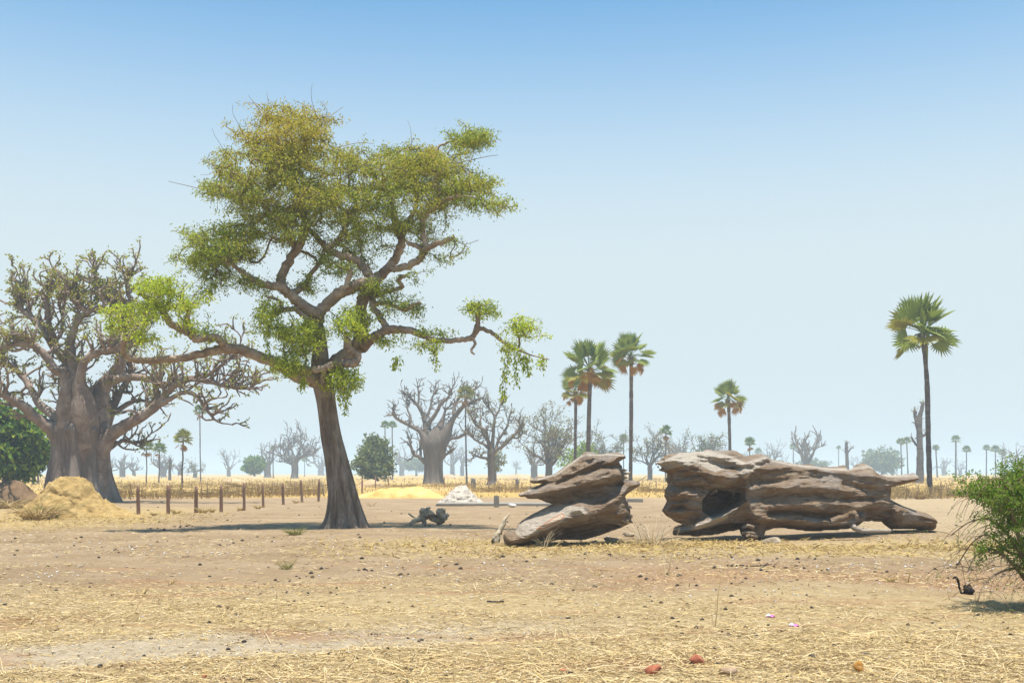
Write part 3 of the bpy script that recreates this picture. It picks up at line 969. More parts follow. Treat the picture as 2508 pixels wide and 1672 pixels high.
traced_tree('huge stout grey baobab with leafy knobbly limbs, behind the yellow termite mound', 71.0,
            [(112, 290, 1232), (122, 280, 1205), (128, 268, 1165), (134, 264, 1120), (136, 266, 1085), (130, 272, 1056), (138, 264, 1038), (152, 252, 1022), (172, 234, 1012)],
            [([(150, 1075, 26), (130, 1050, 20), (107, 1037, 15), (78, 1015, 13), (62, 997, 12), (36, 983, 10), (17, 971, 9), (-10, 955, 7), (-45, 930, 4)], -0.5, -3),
         ([(155, 1050, 22), (135, 1025, 14), (121, 1008, 12), (98, 991, 10), (84, 969, 8), (65, 935, 7), (48, 915, 6.5), (31, 898, 6), (0, 890, 5), (-30, 870, 3)], -0.5, 1.5),
         ([(165, 1236, 40), (158, 1180, 29), (158, 1120, 27), (165, 1070, 29), (168, 1010, 30), (170, 950, 22), (157, 912, 14), (134, 904, 12), (121, 884, 11), (104, 862, 9.5), (79, 845, 9), (50, 842, 7.5), (17, 847, 6), (-20, 855, 4)], -0.4, -2),
         ([(182, 1236, 42), (186, 1180, 30), (186, 1120, 29), (186, 1070, 30), (186, 1000, 32), (178, 935, 20), (168, 893, 13), (157, 877, 12), (126, 840, 10), (107, 806, 9), (79, 778, 8), (53, 758, 6.5), (47, 736, 5), (58, 715, 3)], 0.4, 1.4),
         ([(138, 850, 8), (132, 828, 7.5), (121, 795, 6.5), (118, 758, 6), (118, 727, 5), (136, 700, 3.5)], 0.8, 0.2),
         ([(134, 835, 5), (151, 815, 5), (154, 786, 4.5), (157, 755, 2.5)], 0.8, 1.5),
         ([(198, 1236, 42), (190, 1180, 30), (190, 1120, 29), (194, 1070, 30), (196, 1000, 30), (187, 930, 18), (176, 875, 12), (174, 840, 9), (182, 806, 8), (194, 778, 7.5), (212, 766, 6.5), (190, 748, 4.5), (180, 736, 4), (176, 704, 2.5)], -0.45, -1.6),
         ([(212, 768, 6), (235, 755, 6), (255, 745, 5), (240, 715, 3.5), (230, 690, 2.5)], -1.4, -1.4),
         ([(212, 1236, 44), (214, 1180, 32), (214, 1120, 30), (212, 1070, 32), (206, 1010, 34), (198, 955, 20), (197, 926, 13), (205, 890, 10), (230, 866, 9), (262, 858, 8), (285, 850, 6), (310, 835, 4)], -0.35, -2.8),
         ([(235, 1236, 42), (240, 1180, 30), (240, 1120, 29), (234, 1070, 30), (234, 1040, 38), (240, 990, 30), (246, 955, 21), (262, 935, 18), (284, 912, 16), (296, 880, 14), (296, 845, 12), (298, 810, 11), (302, 786, 9), (292, 768, 8), (278, 750, 6), (262, 730, 4)], -0.55, 1.4),
         ([(300, 800, 9), (318, 778, 8), (325, 745, 6.5), (312, 715, 5), (310, 690, 3.5), (312, 672, 2.5)], 1.0, 0.6),
         ([(298, 860, 9), (325, 838, 9), (345, 810, 8), (360, 785, 6), (385, 760, 4)], 0.6, 2.4),
         ([(284, 930, 11), (305, 924, 10), (344, 924, 8.5), (372, 932, 7), (395, 945, 6), (420, 945, 4)], 0, -1.2),
         ([(235, 1110, 30), (262, 1075, 19), (288, 1053, 17), (316, 1036, 15), (353, 1016, 13), (383, 991, 12), (400, 974, 10), (417, 952, 9), (440, 935, 8.5), (468, 927, 8), (507, 932, 7), (541, 943, 5), (574, 949, 4), (613, 952, 2.5)], -0.5, -2.0),
         ([(388, 990, 8), (405, 984, 7), (428, 971, 6), (459, 959, 5.5), (482, 971, 5), (501, 997, 4.5), (524, 1026, 3)], -1.2, -2.0),
         ([(480, 930, 5), (505, 920, 5), (541, 896, 4), (557, 880, 3), (585, 875, 2)], -1.8, -1.8),
         ([(258, 1040, 16), (270, 1008, 11), (283, 983, 9), (297, 955, 8), (310, 935, 6), (330, 900, 4)], 1.2, 3.0),
         ([(280, 1010, 7), (320, 985, 6), (345, 980, 4), (370, 985, 3)], 1.4, 3.0),
         ([(258, 1100, 12), (285, 1085, 6), (310, 1078, 5), (332, 1088, 3.5)], 1.2, 2.5),
         ([(390, 985, 7), (380, 955, 5.5), (385, 925, 4), (400, 900, 3)], -1.0, 0)], 21, leaf='leaf_baobab', leafp=0.62, cut=9.0)

traced_tree('large leafless baobab behind the white rubble heap', D(1184),
            [(1036, 1090, 1186), (1039, 1086, 1176), (1041, 1084, 1150), (1040, 1084, 1125), (1038, 1088, 1100), (1039, 1093, 1084), (1044, 1090, 1070), (1054, 1084, 1056), (1062, 1078, 1044)],
            [([(1058, 1130, 8), (1054, 1105, 17), (1042, 1078, 15), (1030, 1059, 6), (1012, 1046, 5), (995, 1037, 4.5), (979, 1029, 4), (965, 1017, 3.4), (963, 998, 2.2)], 0, -2),
             ([(1004, 1042, 3.2), (1006, 1022, 2.8), (998, 1000, 2), (1004, 985, 1.5)], -1, 0.5),
             ([(1060, 1125, 8), (1058, 1098, 18), (1050, 1066, 16), (1041, 1037, 6.5), (1035, 1015, 5), (1023, 992, 4), (1007, 975, 3), (1000, 965, 2)], 0.3, 1.2),
             ([(1024, 992, 3), (1026, 970, 2.4), (1023, 947, 1.4)], 1, 1.5), ([(1048, 1045, 6), (1054, 1030, 5.5), (1066, 1015, 5), (1080, 989, 4.2), (1096, 975, 3.4), (1108, 950, 2)], 0.3, -1.5),
             ([(1040, 1030, 4), (1054, 1000, 3.2), (1058, 975, 2.5), (1068, 955, 1.6)], 0.4, 2.5), ([(1072, 1130, 8), (1074, 1105, 18), (1088, 1070, 17), (1106, 1033, 7.5), (1122, 1009, 6), (1139, 992, 5), (1161, 984, 3.2), (1176, 975, 1.8)], 0, -1.5),
             ([(1136, 995, 4), (1146, 968, 3.2), (1160, 955, 2.4), (1172, 948, 1.5)], -1.2, -2), ([(1112, 1022, 4.5), (1112, 995, 3.6), (1128, 970, 2.6), (1134, 948, 1.5)], -0.4, 2),
             ([(1086, 1092, 9), (1102, 1074, 5), (1122, 1071, 4), (1141, 1062, 3.2), (1160, 1066, 2)], -0.3, -2.4), ([(1044, 1134, 7), (1028, 1119, 5), (1013, 1112, 4.2), (1007, 1094, 3.2), (1002, 1074, 2)], -0.5, -1.5),
             ([(1030, 1118, 3.5), (1030, 1098, 3), (1027, 1080, 1.8)], -0.6, 0.4), ([(1072, 1090, 15), (1074, 1062, 14), (1086, 1020, 4.5), (1092, 1000, 3)], 1.0, 3.0), ([(1084, 1120, 5), (1098, 1108, 3), (1112, 1100, 2)], 0, -1.2)],
            41, bark='far_bark', limb_bark='far_bark', k=48, side=(0.9, 2.0), rmin=0.075, r_side=(0.09, 0.15), dens=0.6, start=0.25, flute=(0.25, 0.2, 0.2, 0.2))

traced_tree('slim-trunked baobab with sparse green leaves, right of the large leafless baobab', D(1187),
            [(1190, 1215, 1188), (1195, 1212, 1176), (1195, 1211, 1150), (1194, 1211, 1125), (1194, 1211, 1108), (1198, 1208, 1098)],
            [([(1202, 1112, 7), (1198, 1090, 5.5), (1195, 1076, 4.5), (1189, 1054, 4), (1169, 1043, 3.4), (1158, 1026, 2.6), (1150, 1012, 1.5)], 0, -1.5), ([(1205, 1110, 7), (1206, 1090, 5), (1209, 1048, 4), (1211, 1020, 3), (1200, 1002, 2), (1197, 990, 1.2)], 0.3, 0.8),
             ([(1211, 1020, 2.5), (1222, 1004, 2), (1226, 990, 1.2)], 0.7, 1.2), ([(1206, 1112, 6), (1218, 1100, 4.5), (1231, 1093, 4), (1254, 1071, 3.4), (1273, 1048, 2.8), (1270, 1031, 1.6)], 0, -1.6), ([(1214, 1100, 4), (1222, 1076, 3.6), (1240, 1048, 3), (1248, 1024, 1.8)], 0.2, 1.8),
             ([(1200, 1128, 5), (1190, 1122, 3.6), (1178, 1120, 3), (1164, 1116, 2), (1156, 1122, 1.2)], -0.3, -1.4), ([(1198, 1098, 4.5), (1186, 1088, 3.6), (1170, 1080, 3), (1153, 1068, 2)], -0.4, 1.5), ([(1254, 1071, 2.6), (1268, 1072, 2), (1282, 1060, 1.2)], -0.8, -1.2), ([(1200, 1085, 4), (1182, 1060, 3), (1176, 1030, 2.2), (1184, 1010, 1.2)], 0.8, 2.4)],
            42, bark='far_bark', limb_bark='far_bark', k=40, side=(0.8, 1.7), rmin=0.065, r_side=(0.075, 0.11), dens=0.6, start=0.25, flute=(0.25, 0.15, 0.15), leaf='leaf_olive', leafp=0.5, ln=5, ls=0.30)


# ------------------------------------------------------------------ other baobabs and far trees
def add_baobab(x, ytop, ybase, hw, label, seed, d=None, trunk_px=None, leaf=None, ln=5, lsize=0.35, limbs=7, lev=2, fork=0.36, rmin=None, bark='far_bark', lift=0.12, wob=0.27, name='baobab_tree', cat='tree', group=None, leafp=0.8):
    rs = np.random.default_rng(seed)
    d = d or D(ybase)
    base = np.array([P(x, ybase, d)[0], d, 0.0])
    m = d / F
    Ht = (HY - ytop) * m + CH
    HWm = hw * m
    tr_ = (trunk_px or hw * 0.36) * m / 2
    rmin = rmin or max(0.05, 0.60 * m)
    t = thing(name, label, cat, base, group)
    tr, br, lf = MB(), MB(), MB()
    zf = Ht * fork
    rg = []
    for f, q in [(0, 1.28), (0.1, 1.06), (0.35, 1.0), (0.6, 1.02), (0.85, 0.98), (1.0, 0.75), (1.12, 0.45)]:
        rg.append((base[0] + rs.normal() * 0.05 * tr_, base[1] + rs.normal() * 0.05 * tr_, zf * f - (0.1 if f == 0 else 0), tr_ * q))
    trunk_loft(tr, rg, 6, 0.1, 16, seed, 0.10, 3, flute=[0.2, 0.1, 0.12, 0.2])
    part('trunk', tr, M[bark], t)
    tips = []
    ph = rs.uniform(0, 6.28)
    for i in range(limbs):
        a = ph + i / limbs * 6.28 * (1 if limbs > 3 else 1) + rs.normal() * 0.25
        inner = i % 3 == 2
        out_ = HWm * (0.35 if inner else rs.uniform(0.62, 0.9))
        top = (Ht - zf) * (0.80 if inner else rs.uniform(0.30, 0.72))
        st = base + np.array([math.cos(a) * tr_ * 0.55, math.sin(a) * tr_ * 0.55, zf * rs.uniform(0.85, 1.05)])
        dd = np.array([math.cos(a) * out_, math.sin(a) * out_ * 0.85, top])
        Lm = np.linalg.norm(dd) * 0.80
        grow(br, st, dd, Lm, tr_ * rs.uniform(0.30, 0.48), lev, rs, tips, dict(n=5, kids=(3, 5), wob=wob, up=0.07, rmin=rmin, taper=0.45, k=5, lift=lift))
    part('branches', br, M[bark], t)
    if leaf:
        tp = np.array([q[0] for q in tips])
        td = np.array([q[1] for q in tips])
        sel = rs.random(len(tp)) < leafp
        sprays(lf, tp[sel], td[sel], ln, lsize, lsize * 0.5, lsize * 2.2, rs, 0.2, 0.0, 0.4)
        part('foliage', lf, M[leaf], t, kind='stuff', smooth=False)
    return t


def add_round_tree(x, ytop, ybase, hw, label, seed, d=None, leaf='leaf_grey', trunk_px=8, n=260, ls=0.4, flatb=0.18, name='leafy_tree', shape=1.0, cat='tree', per=12, sx=0.32, bark='far_bark', bare=0.0):
    rs = np.random.default_rng(seed)
    d = d or D(ybase)
    m = d / F
    base = np.array([P(x, ybase, d)[0], d, 0.0])
    Ht = (HY - ytop) * m + CH
    R = hw * m
    t = thing(name, label, cat, base)
    tr, br, lf = MB(), MB(), MB()
    z0 = Ht * flatb
    r0 = trunk_px * m / 2
    tube(tr, np.array([base + np.array([rs.normal() * 0.1 * r0, 0, z]) for z in np.linspace(-0.1, z0 + (Ht - z0) * 0.35, 6)]), np.linspace(1.25, 0.5, 6) * r0, 9, 0, 0.08)
    part('trunk', tr, M[bark], t)
    pts = []
    ph = rs.uniform(0, 6.28, 5)
    for _ in range(n):
        q = unit(rs.normal(size=3))
        rr = rs.uniform(0.35, 1.0) ** 0.5
        lump = 1 + 0.20 * math.sin(3 * math.atan2(q[1], q[0]) + ph[0] + 2 * q[2]) + 0.16 * math.sin(7 * q[2] + ph[1] + 4 * math.atan2(q[1], q[0]))
        zc = z0 + (Ht - z0) * 0.42
        z = zc + q[2] * (Ht - zc if q[2] > 0 else (zc - z0)) * rr * min(lump, 1.06)
        wtap = 1 - (shape - 1) * max(0, (z - z0) / (Ht - z0))
        pts.append(base + np.array([q[0] * R * rr * lump * wtap, q[1] * R * rr * lump * wtap, z]))
    pts = np.array(pts)
    nd = [base + np.array([0, 0, z]) for z in np.linspace(z0 * 0.8, z0 + (Ht - z0) * 0.4, 8)]
    tips, dirs = twiggery(br, nd, pts, max(0.02, 0.12 * m), rs, 0.1, 4, 0.45, r0 * 0.6, 0.12, R * 0.3)
    part('branches', br, M[bark], t)
    outd = unit(dirs + unit(tips - (base + np.array([0, 0, z0 + (Ht - z0) * 0.4]))) * 0.8)
    sel = rs.random(len(tips)) >= bare
    sprays(lf, tips[sel], outd[sel], per, ls, ls * 0.55, R * sx, rs, 0.1, 0.0, 0.45)
    part('crown', lf, M[leaf], t, kind='stuff', smooth=False)
    return t


add_round_tree(18, 985, 1206, 98, 'dense dark green leafy tree at the left edge behind the baobab', 31, d=92, leaf='leaf_dark', trunk_px=26, n=560, ls=0.55, flatb=0.16, per=16, sx=0.20)
add_round_tree(918, 1066, 1188, 54, 'bushy grey-green round tree just right of the acacia trunk', 32, leaf='leaf_grey', trunk_px=16, n=420, ls=0.55, flatb=0.13, per=13, shape=1.35, sx=0.22)
add_round_tree(623, 1116, 1171, 24, 'small clipped-looking bright green tree, flat topped, left of the acacia trunk', 33, leaf='leaf_bush', trunk_px=6, n=300, ls=1.0, flatb=0.22, per=12, sx=0.18)

BT = [
    # x, top, base, half width, label, seed, kwargs
    (1345, 1012, 1172, 72, 'olive-leaved spreading tree left of the twin near palms', 43, dict(d=215, trunk_px=17, limbs=9, lev=3, fork=0.28, leaf='leaf_olive', ln=7, lsize=0.42, rmin=0.06)),
    (1308, 1078, 1165, 36, 'pale hazy bare baobab behind the olive-leaved tree', 44, dict(d=400, trunk_px=16, limbs=7)),
    (1592, 1056, 1168, 48, 'grey-green crooked tree between the two fallen trunk pieces', 45, dict(d=300, trunk_px=12, limbs=7, lev=3, fork=0.3, leaf='leaf_olive', ln=5, lsize=0.5, rmin=0.09)),
    (1662, 1054, 1166, 52, 'bare grey baobab just above the left end of the big fallen trunk', 46, dict(d=430, trunk_px=18, limbs=8, lev=2)),
    (1722, 1056, 1166, 40, 'leafy green tree above the fallen trunk, left of a palm with dead fronds', 47, dict(d=300, trunk_px=10, limbs=7, lev=3, fork=0.3, leaf='leaf_grey', ln=6, lsize=0.55, rmin=0.09)),
    (1760, 1070, 1166, 22, 'thin hazy bare tree close behind a palm with dead fronds', 48, dict(d=480, trunk_px=6, limbs=5)),
    (1482, 1052, 1166, 34, 'dark leafy crooked tree between the two near palm trunks', 49, dict(d=290, trunk_px=8, limbs=6, lev=3, fork=0.32, leaf='leaf_grey', ln=5, lsize=0.5, rmin=0.09)),
    (270, 1118, 1167, 20, 'hazy bare baobab nearest the big baobab trunk', 50, dict(trunk_px=9, limbs=6)),
    (300, 1110, 1168, 28, 'hazy bare baobab, middle of three right of the big trunk', 51, dict(trunk_px=13, limbs=7)),
    (328, 1122, 1169, 22, 'hazy bare baobab, right of three right of the big trunk', 52, dict(trunk_px=8, limbs=6)),
    (398, 1112, 1168, 36, 'hazy bare baobab behind the two short palms', 53, dict(trunk_px=18, limbs=8)),
    (440, 1128, 1168, 20, 'hazy bare baobab left of the bushy middle palm', 54, dict(trunk_px=9, limbs=6)),
    (478, 1128, 1169, 30, 'hazy low bare baobab around the tall thin palm stem', 55, dict(trunk_px=10, limbs=7, leaf='leaf_olive', ln=3, lsize=0.7)),
    (560, 1098, 1167, 26, 'upright bare tree alone left of the small clipped tree', 56, dict(trunk_px=9, limbs=6, fork=0.25, lift=0.4)),
    (655, 1084, 1169, 36, 'hazy bare baobab behind the small clipped green tree', 57, dict(trunk_px=16, limbs=8)),
    (722, 1062, 1171, 56, 'broad bare baobab left of the acacia trunk', 58, dict(trunk_px=17, limbs=10, lev=3, rmin=0.16)),
    (786, 1110, 1164, 26, 'very faint bare baobab against the left side of the acacia trunk', 59, dict(trunk_px=14, limbs=6)),
    (984, 1098, 1165, 32, 'blue hazy bare baobab between the bushy tree and the large leafless baobab', 60, dict(trunk_px=12, limbs=7)),
    (1108, 1084, 1165, 30, 'blue hazy bare baobab right of the large baobab trunk', 61, dict(trunk_px=11, limbs=7)),
    (1132, 1096, 1165, 22, 'blue hazy bare baobab left of the thin palm stem', 62, dict(trunk_px=9, limbs=6)),
    (1264, 1130, 1163, 14, 'tiny faint tree on the horizon right of the slim baobab', 63, dict(trunk_px=4, limbs=5, fork=0.5, leaf='leaf_grey', ln=4, lsize=1.2)),
    (1890, 1082, 1164, 42, 'pale hazy bare tree above the middle of the fallen trunk', 64, dict(d=600, trunk_px=12, limbs=9)),
    (1976, 1056, 1168, 44, 'stubby pollarded baobab standing over the fallen trunk', 65, dict(d=420, trunk_px=17, limbs=8, lev=2, rmin=0.28, lift=0.5, wob=0.16)),
    (2092, 1112, 1163, 16, 'very faint bare tree right of a short leaning stump tree', 66, dict(trunk_px=6, limbs=5)),
    (2312, 1116, 1164, 26, 'faint hazy bare baobab right of the tall palm stem', 67, dict(trunk_px=11, limbs=6)),
    (2352, 1126, 1164, 18, 'faint hazy bare tree between two far right palms', 68, dict(trunk_px=8, limbs=5)),
    (2185, 1122, 1164, 16, 'very faint bare tree left of the dead forked trunk', 69, dict(trunk_px=7, limbs=5)),
    (2490, 1072, 1165, 36, 'hazy bare tree rising behind the thorn bush at the right edge', 70, dict(d=420, trunk_px=9, limbs=8, lev=2, fork=0.3)),
    (1830, 1100, 1164, 18, 'very faint small tree left of the round-headed small palm', 71, dict(d=640, trunk_px=6, limbs=5, leaf='leaf_grey', ln=3, lsize=0.9)),
]
for (x, yt, yb, hw, lab, sd_, kw) in BT:
    add_baobab(x, yt, yb, hw, lab, sd_, **kw)

add_round_tree(1424, 1078, 1175, 50, 'bright lime green shrubby tree behind the upper edge of the left trunk piece', 81, d=190, leaf='leaf_lime', trunk_px=9, n=230, ls=0.5, flatb=0.10, per=9, sx=0.22)
add_round_tree(2160, 1098, 1169, 46, 'blue-green dome-shaped tree above the right end of the fallen trunk', 82, d=560, leaf='leaf_grey', trunk_px=6, n=260, ls=1.5, flatb=0.14, per=11, sx=0.20)
add_round_tree(1992, 1122, 1166, 40, 'low blue-green bush beside the stubby pollarded baobab', 83, d=620, leaf='leaf_grey', trunk_px=6, n=220, ls=1.5, flatb=0.03, per=11, sx=0.20, name='far_bush')
add_round_tree(1020, 1120, 1164, 32, 'hazy blue-green round tree left of the large leafless baobab trunk', 84, d=700, leaf='leaf_grey', trunk_px=5, n=200, ls=1.6, flatb=0.30, per=10, sx=0.20)
add_round_tree(1214, 1100, 1186, 22, 'small green bush tree close behind the slim-trunked baobab', 85, d=240, leaf='leaf_olive', trunk_px=5, n=120, ls=0.55, flatb=0.3, per=7, sx=0.25)


# dead forked trunk beside the tall right palm, and the thin stump tree left of it
def add_snag(label, seed, stems, d, name='dead_tree', tufts=None):
    rs = np.random.default_rng(seed)
    x0, y0 = stems[0][0][0], stems[0][0][1]
    base = np.array([P(x0, y0, d)[0], d, 0.0])
    t = thing(name, label, 'tree', base)
    tips = []
    for i, spec in enumerate(stems):
        mb = MB()
        pp, r = limb(mb, spec, d, 0.2 * i, 0.2 * i + 0.1, 8, 0.12, 4)
        for q in range(2 if i else 6, len(pp)):
            if rs.random() < 0.55:
                dd = unit(rs.normal(size=3) * np.array([1, 1, 0.2])) + np.array([0, 0, 0.35])
                grow(mb, pp[q], dd, rs.uniform(0.5, 1.1), max(0.07, r[q] * 0.35), 0 if rs.random() < 0.6 else 1, rs, tips, dict(n=3, kids=(1, 3), wob=0.35, up=0.15, rmin=0.06, taper=0.6))
        part('trunk' if i == 0 else 'limb', mb, M['palm_bark'], t)
    if tufts:
        lf = MB()
        for (x, y, n) in tufts:
            c = P(x, y, d + 0.1)
            sprays(lf, np.tile(c, (6, 1)) + rs.normal(size=(6, 3)) * 0.25, unit(rs.normal(size=(6, 3)) + np.array([0, 0, 1])), n, 0.5, 0.12, 0.4, rs, -0.3)
        part('leaf_tufts', lf, M['leaf_olive'], t, kind='stuff', smooth=False)
    return t


add_snag('dead forked bare trunk standing just left of the tall right palm', 91,
         [[(2252, 1184, 11), (2253, 1160, 9.5), (2254, 1110, 8), (2252, 1060, 7), (2253, 1020, 5.5), (2258, 1000, 4.5), (2260, 985, 3.5)],
          [(2252, 1062, 5), (2246, 1042, 4.5), (2242, 1020, 4), (2240, 1005, 4)],
          [(2254, 1100, 3), (2242, 1086, 3), (2232, 1070, 2.2)], [(2256, 1070, 3), (2268, 1062, 3), (2272, 1050, 2)]], 205, tufts=[(2240, 1003, 5), (2259, 985, 4)])
add_snag('thin leaning stump tree with a leafy top above the right half of the fallen trunk', 92,
         [[(2076, 1170, 5), (2075, 1140, 4.5), (2074, 1110, 4), (2073, 1092, 4), (2073, 1082, 3)], [(2075, 1112, 2), (2082, 1100, 1.6), (2090, 1096, 1.4)]], 330, tufts=[(2073, 1083, 6), (2090, 1095, 3), (2066, 1100, 2)])
add_snag('slim dead stump with a leafy top between two left palms', 93,
         [[(416, 1176, 4), (416, 1150, 3.5), (417, 1130, 3.4), (417, 1124, 2.5)], [(417, 1140, 1.6), (421, 1134, 1.4)]], 285, tufts=[(417, 1130, 4), (420, 1140, 3)])


# ------------------------------------------------------------------ palms
def frond_mesh(name, seed, dead=False, nseg=20, Lp=1.25, R=1.2):
    rs = np.random.default_rng(seed)
    mb = MB()
    pet = np.array([[0, 0, 0], [Lp * 0.5, 0, 0.05], [Lp, 0, 0.0]])
    tube(mb, pet, [0.045, 0.03, 0.022], 4, 0, 0, False)
    span = math.radians(62 if dead else 128)
    hub = np.array([Lp, 0, 0])
    V, Fc = [hub + np.array([-0.06, 0, 0])], []
    bd = np.linspace(-span, span, nseg + 1)
    for i in range(nseg):
        a0, a1 = bd[i], bd[i + 1]
        am = (a0 + a1) / 2
        rr = R * (0.80 + 0.20 * math.cos(am * 0.8)) * rs.uniform(0.9, 1.08)
        rm = rr * 0.58
        fold = 0.30 if not dead else 0.5

        def pt(a, r, lift):
            x = math.cos(a) * r
            y = math.sin(a) * r
            z = -0.06 * (r / R) ** 2 * R + abs(y) * fold * 0.6 + lift
            if dead:
                x, z = x * 0.62 + z * 0.78, z * 0.62 - x * 0.78
            return hub + np.array([x, y, z])
        k = len(V)
        V += [pt(a0, rm, -0.03), pt(am, rm * 1.04, 0.04), pt(a1, rm, -0.03)]
        tip = pt(am + rs.normal() * 0.03, rr, -0.05 * rs.uniform(0.0, 1.6) * (2.5 if dead else 1))
        V.append(tip)
        Fc += [[0, k, k + 1], [0, k + 1, k + 2], [k, k + 3, k + 1], [k + 1, k + 3, k + 2]]
    mb.add(np.array(V), np.array(Fc))
    return mb.mesh(name, smooth=False)


FR_GREEN = [frond_mesh('frond_green', 200 + i) for i in range(4)]
FR_YEL = [frond_mesh('frond_yellowing', 210 + i) for i in range(2)]
FR_DEAD = [frond_mesh('frond_dead', 220 + i, True, 14, 1.15, 1.0) for i in range(3)]
for me in FR_GREEN:
    me.materials.append(M['palm_leaf'])
for me in FR_YEL:
    me.materials.append(M['palm_leaf_yellow'])
for me in FR_DEAD:
    me.materials.append(M['palm_dead'])


def frond_matrix(az_, el_, roll, sc_, loc):
    return Matrix.Translation(loc) @ Matrix.Rotation(az_, 4, 'Z') @ Matrix.Rotation(-el_, 4, 'Y') @ Matrix.Rotation(roll, 4, 'X') @ Matrix.Scale(sc_, 4)


def palm_trunk(mb, spec, d, k=10):
    s = np.array(spec, dtype=np.float64)
    pts = np.array([P(a[0], a[1], d) for a in s])
    r = s[:, 2] / F * d
    q = catmull(np.hstack([pts, r[:, None]]), 6)
    n = len(q)
    rr = q[:, 3] * (1 + 0.05 * np.sin(np.arange(n) * 2.2)) * (1 + RS.uniform(-0.05, 0.05, n))
    tube(mb, q[:, :3], rr, k, 0, 0.03)


def add_palm(label, spec, d, sc_, green, yellow, dead, seed, skirt=0, name='fan_palm'):
    """near palm: every frond is its own part; spec traced trunk (x, y, r px) from the ground up"""
    rs = np.random.default_rng(seed)
    base = np.array([P(spec[0][0], spec[0][1], d)[0], d, 0.0])
    t = thing(name, label, 'palm', base)
    tr = MB()
    palm_trunk(tr, spec, d)
    part('trunk', tr, M['palm_bark'], t)
    top = P(spec[-1][0], spec[-1][1], d) - base
    # boots of old leaf bases under the crown
    bo = MB()
    for i in range(26):
        a = rs.uniform(0, 6.28)
        z = -rs.uniform(0.0, 0.9) * sc_
        r0 = spec[-1][2] / F * d
        p = base + top + np.array([math.cos(a) * r0 * 0.7, math.sin(a) * r0 * 0.7, z])
        dv = np.array([math.cos(a) * 0.6, math.sin(a) * 0.6, rs.uniform(-0.5, 0.6)]) * 0.42 * sc_
        tube(bo, np.array([p, p + dv * 0.5, p + dv + np.array([0, 0, -0.08])]), [0.06 * sc_, 0.045 * sc_, 0.03 * sc_], 4)
    part('leaf_bases', bo, M['palm_dead'] if skirt else M['twig'], t, kind='stuff')
    n = 0
    ga = 2.399
    tot = green + yellow
    for i in range(green + yellow + dead):
        if i < tot:
            f = i / tot
            el_ = math.radians(88 - 128 * f ** 0.95 + rs.normal() * 7)
            isy = i >= green or (yellow and rs.random() < 0.12)
            me = (FR_YEL if isy else FR_GREEN)[rs.integers(2 if isy else 4)]
            nm = 'frond'
            lab = None
        else:
            el_ = math.radians(rs.uniform(-45, 8))
            me = FR_DEAD[rs.integers(3)]
            nm = 'dead_frond'
            lab = 'dry orange-brown drooping dead frond'
        a = i * ga + rs.normal() * 0.25
        o = bpy.data.objects.new(nm, me)
        COL.objects.link(o)
        o.parent = t
        z = 0.12 * (1 - i / (tot + dead)) * sc_ - (rs.uniform(0.2, 0.55 + 0.2 * skirt) * sc_ if nm == 'dead_frond' else 0)
        if lab:
            o['label'] = lab
        o.matrix_local = frond_matrix(a, el_, rs.normal() * (0.75 if nm == 'frond' else 0.5), sc_ * rs.uniform(0.86, 1.06), Vector(top) + Vector((0, 0, z)))
    return t


add_palm('tall dark-stemmed fan palm standing alone at the right', [(2278, 1219, 7.2), (2276, 1150, 6.8), (2273, 1050, 6.2), (2271, 950, 6.6), (2266, 880, 5.2), (2258, 815, 5.8)], 84, 1.28, 27, 2, 0, 301)
add_palm('fan palm with ragged orange dead fronds, middle of the three near palms', [(1441, 1204, 6.2), (1441, 1100, 5.5), (1443, 1000, 5.2), (1445, 940, 5.0), (1443, 905, 5.6)], 111, 1.34, 18, 4, 9, 302, 1)
add_palm('pale-stemmed fan palm with big orange dry fronds, right of the three', [(1544, 1200, 5.0), (1545, 1110, 4.4), (1546, 1010, 5.0), (1546, 930, 4.4), (1546, 872, 5.0)], 122, 1.16, 19, 2, 8, 303)
add_palm('shorter fan palm with hanging orange fronds, left of the three near palms', [(1409, 1196, 4.0), (1409, 1090, 3.6), (1410, 1000, 3.8), (1409, 958, 4.2)], 134, 0.90, 16, 5, 12, 304, 1)
add_palm('yellow-green fan palm with hanging dead fronds above the left end of the fallen trunk', [(1789, 1192, 4.2), (1788, 1110, 3.8), (1786, 1030, 4.0), (1784, 978, 4.6)], 150, 1.15, 15, 6, 8, 305, 1)


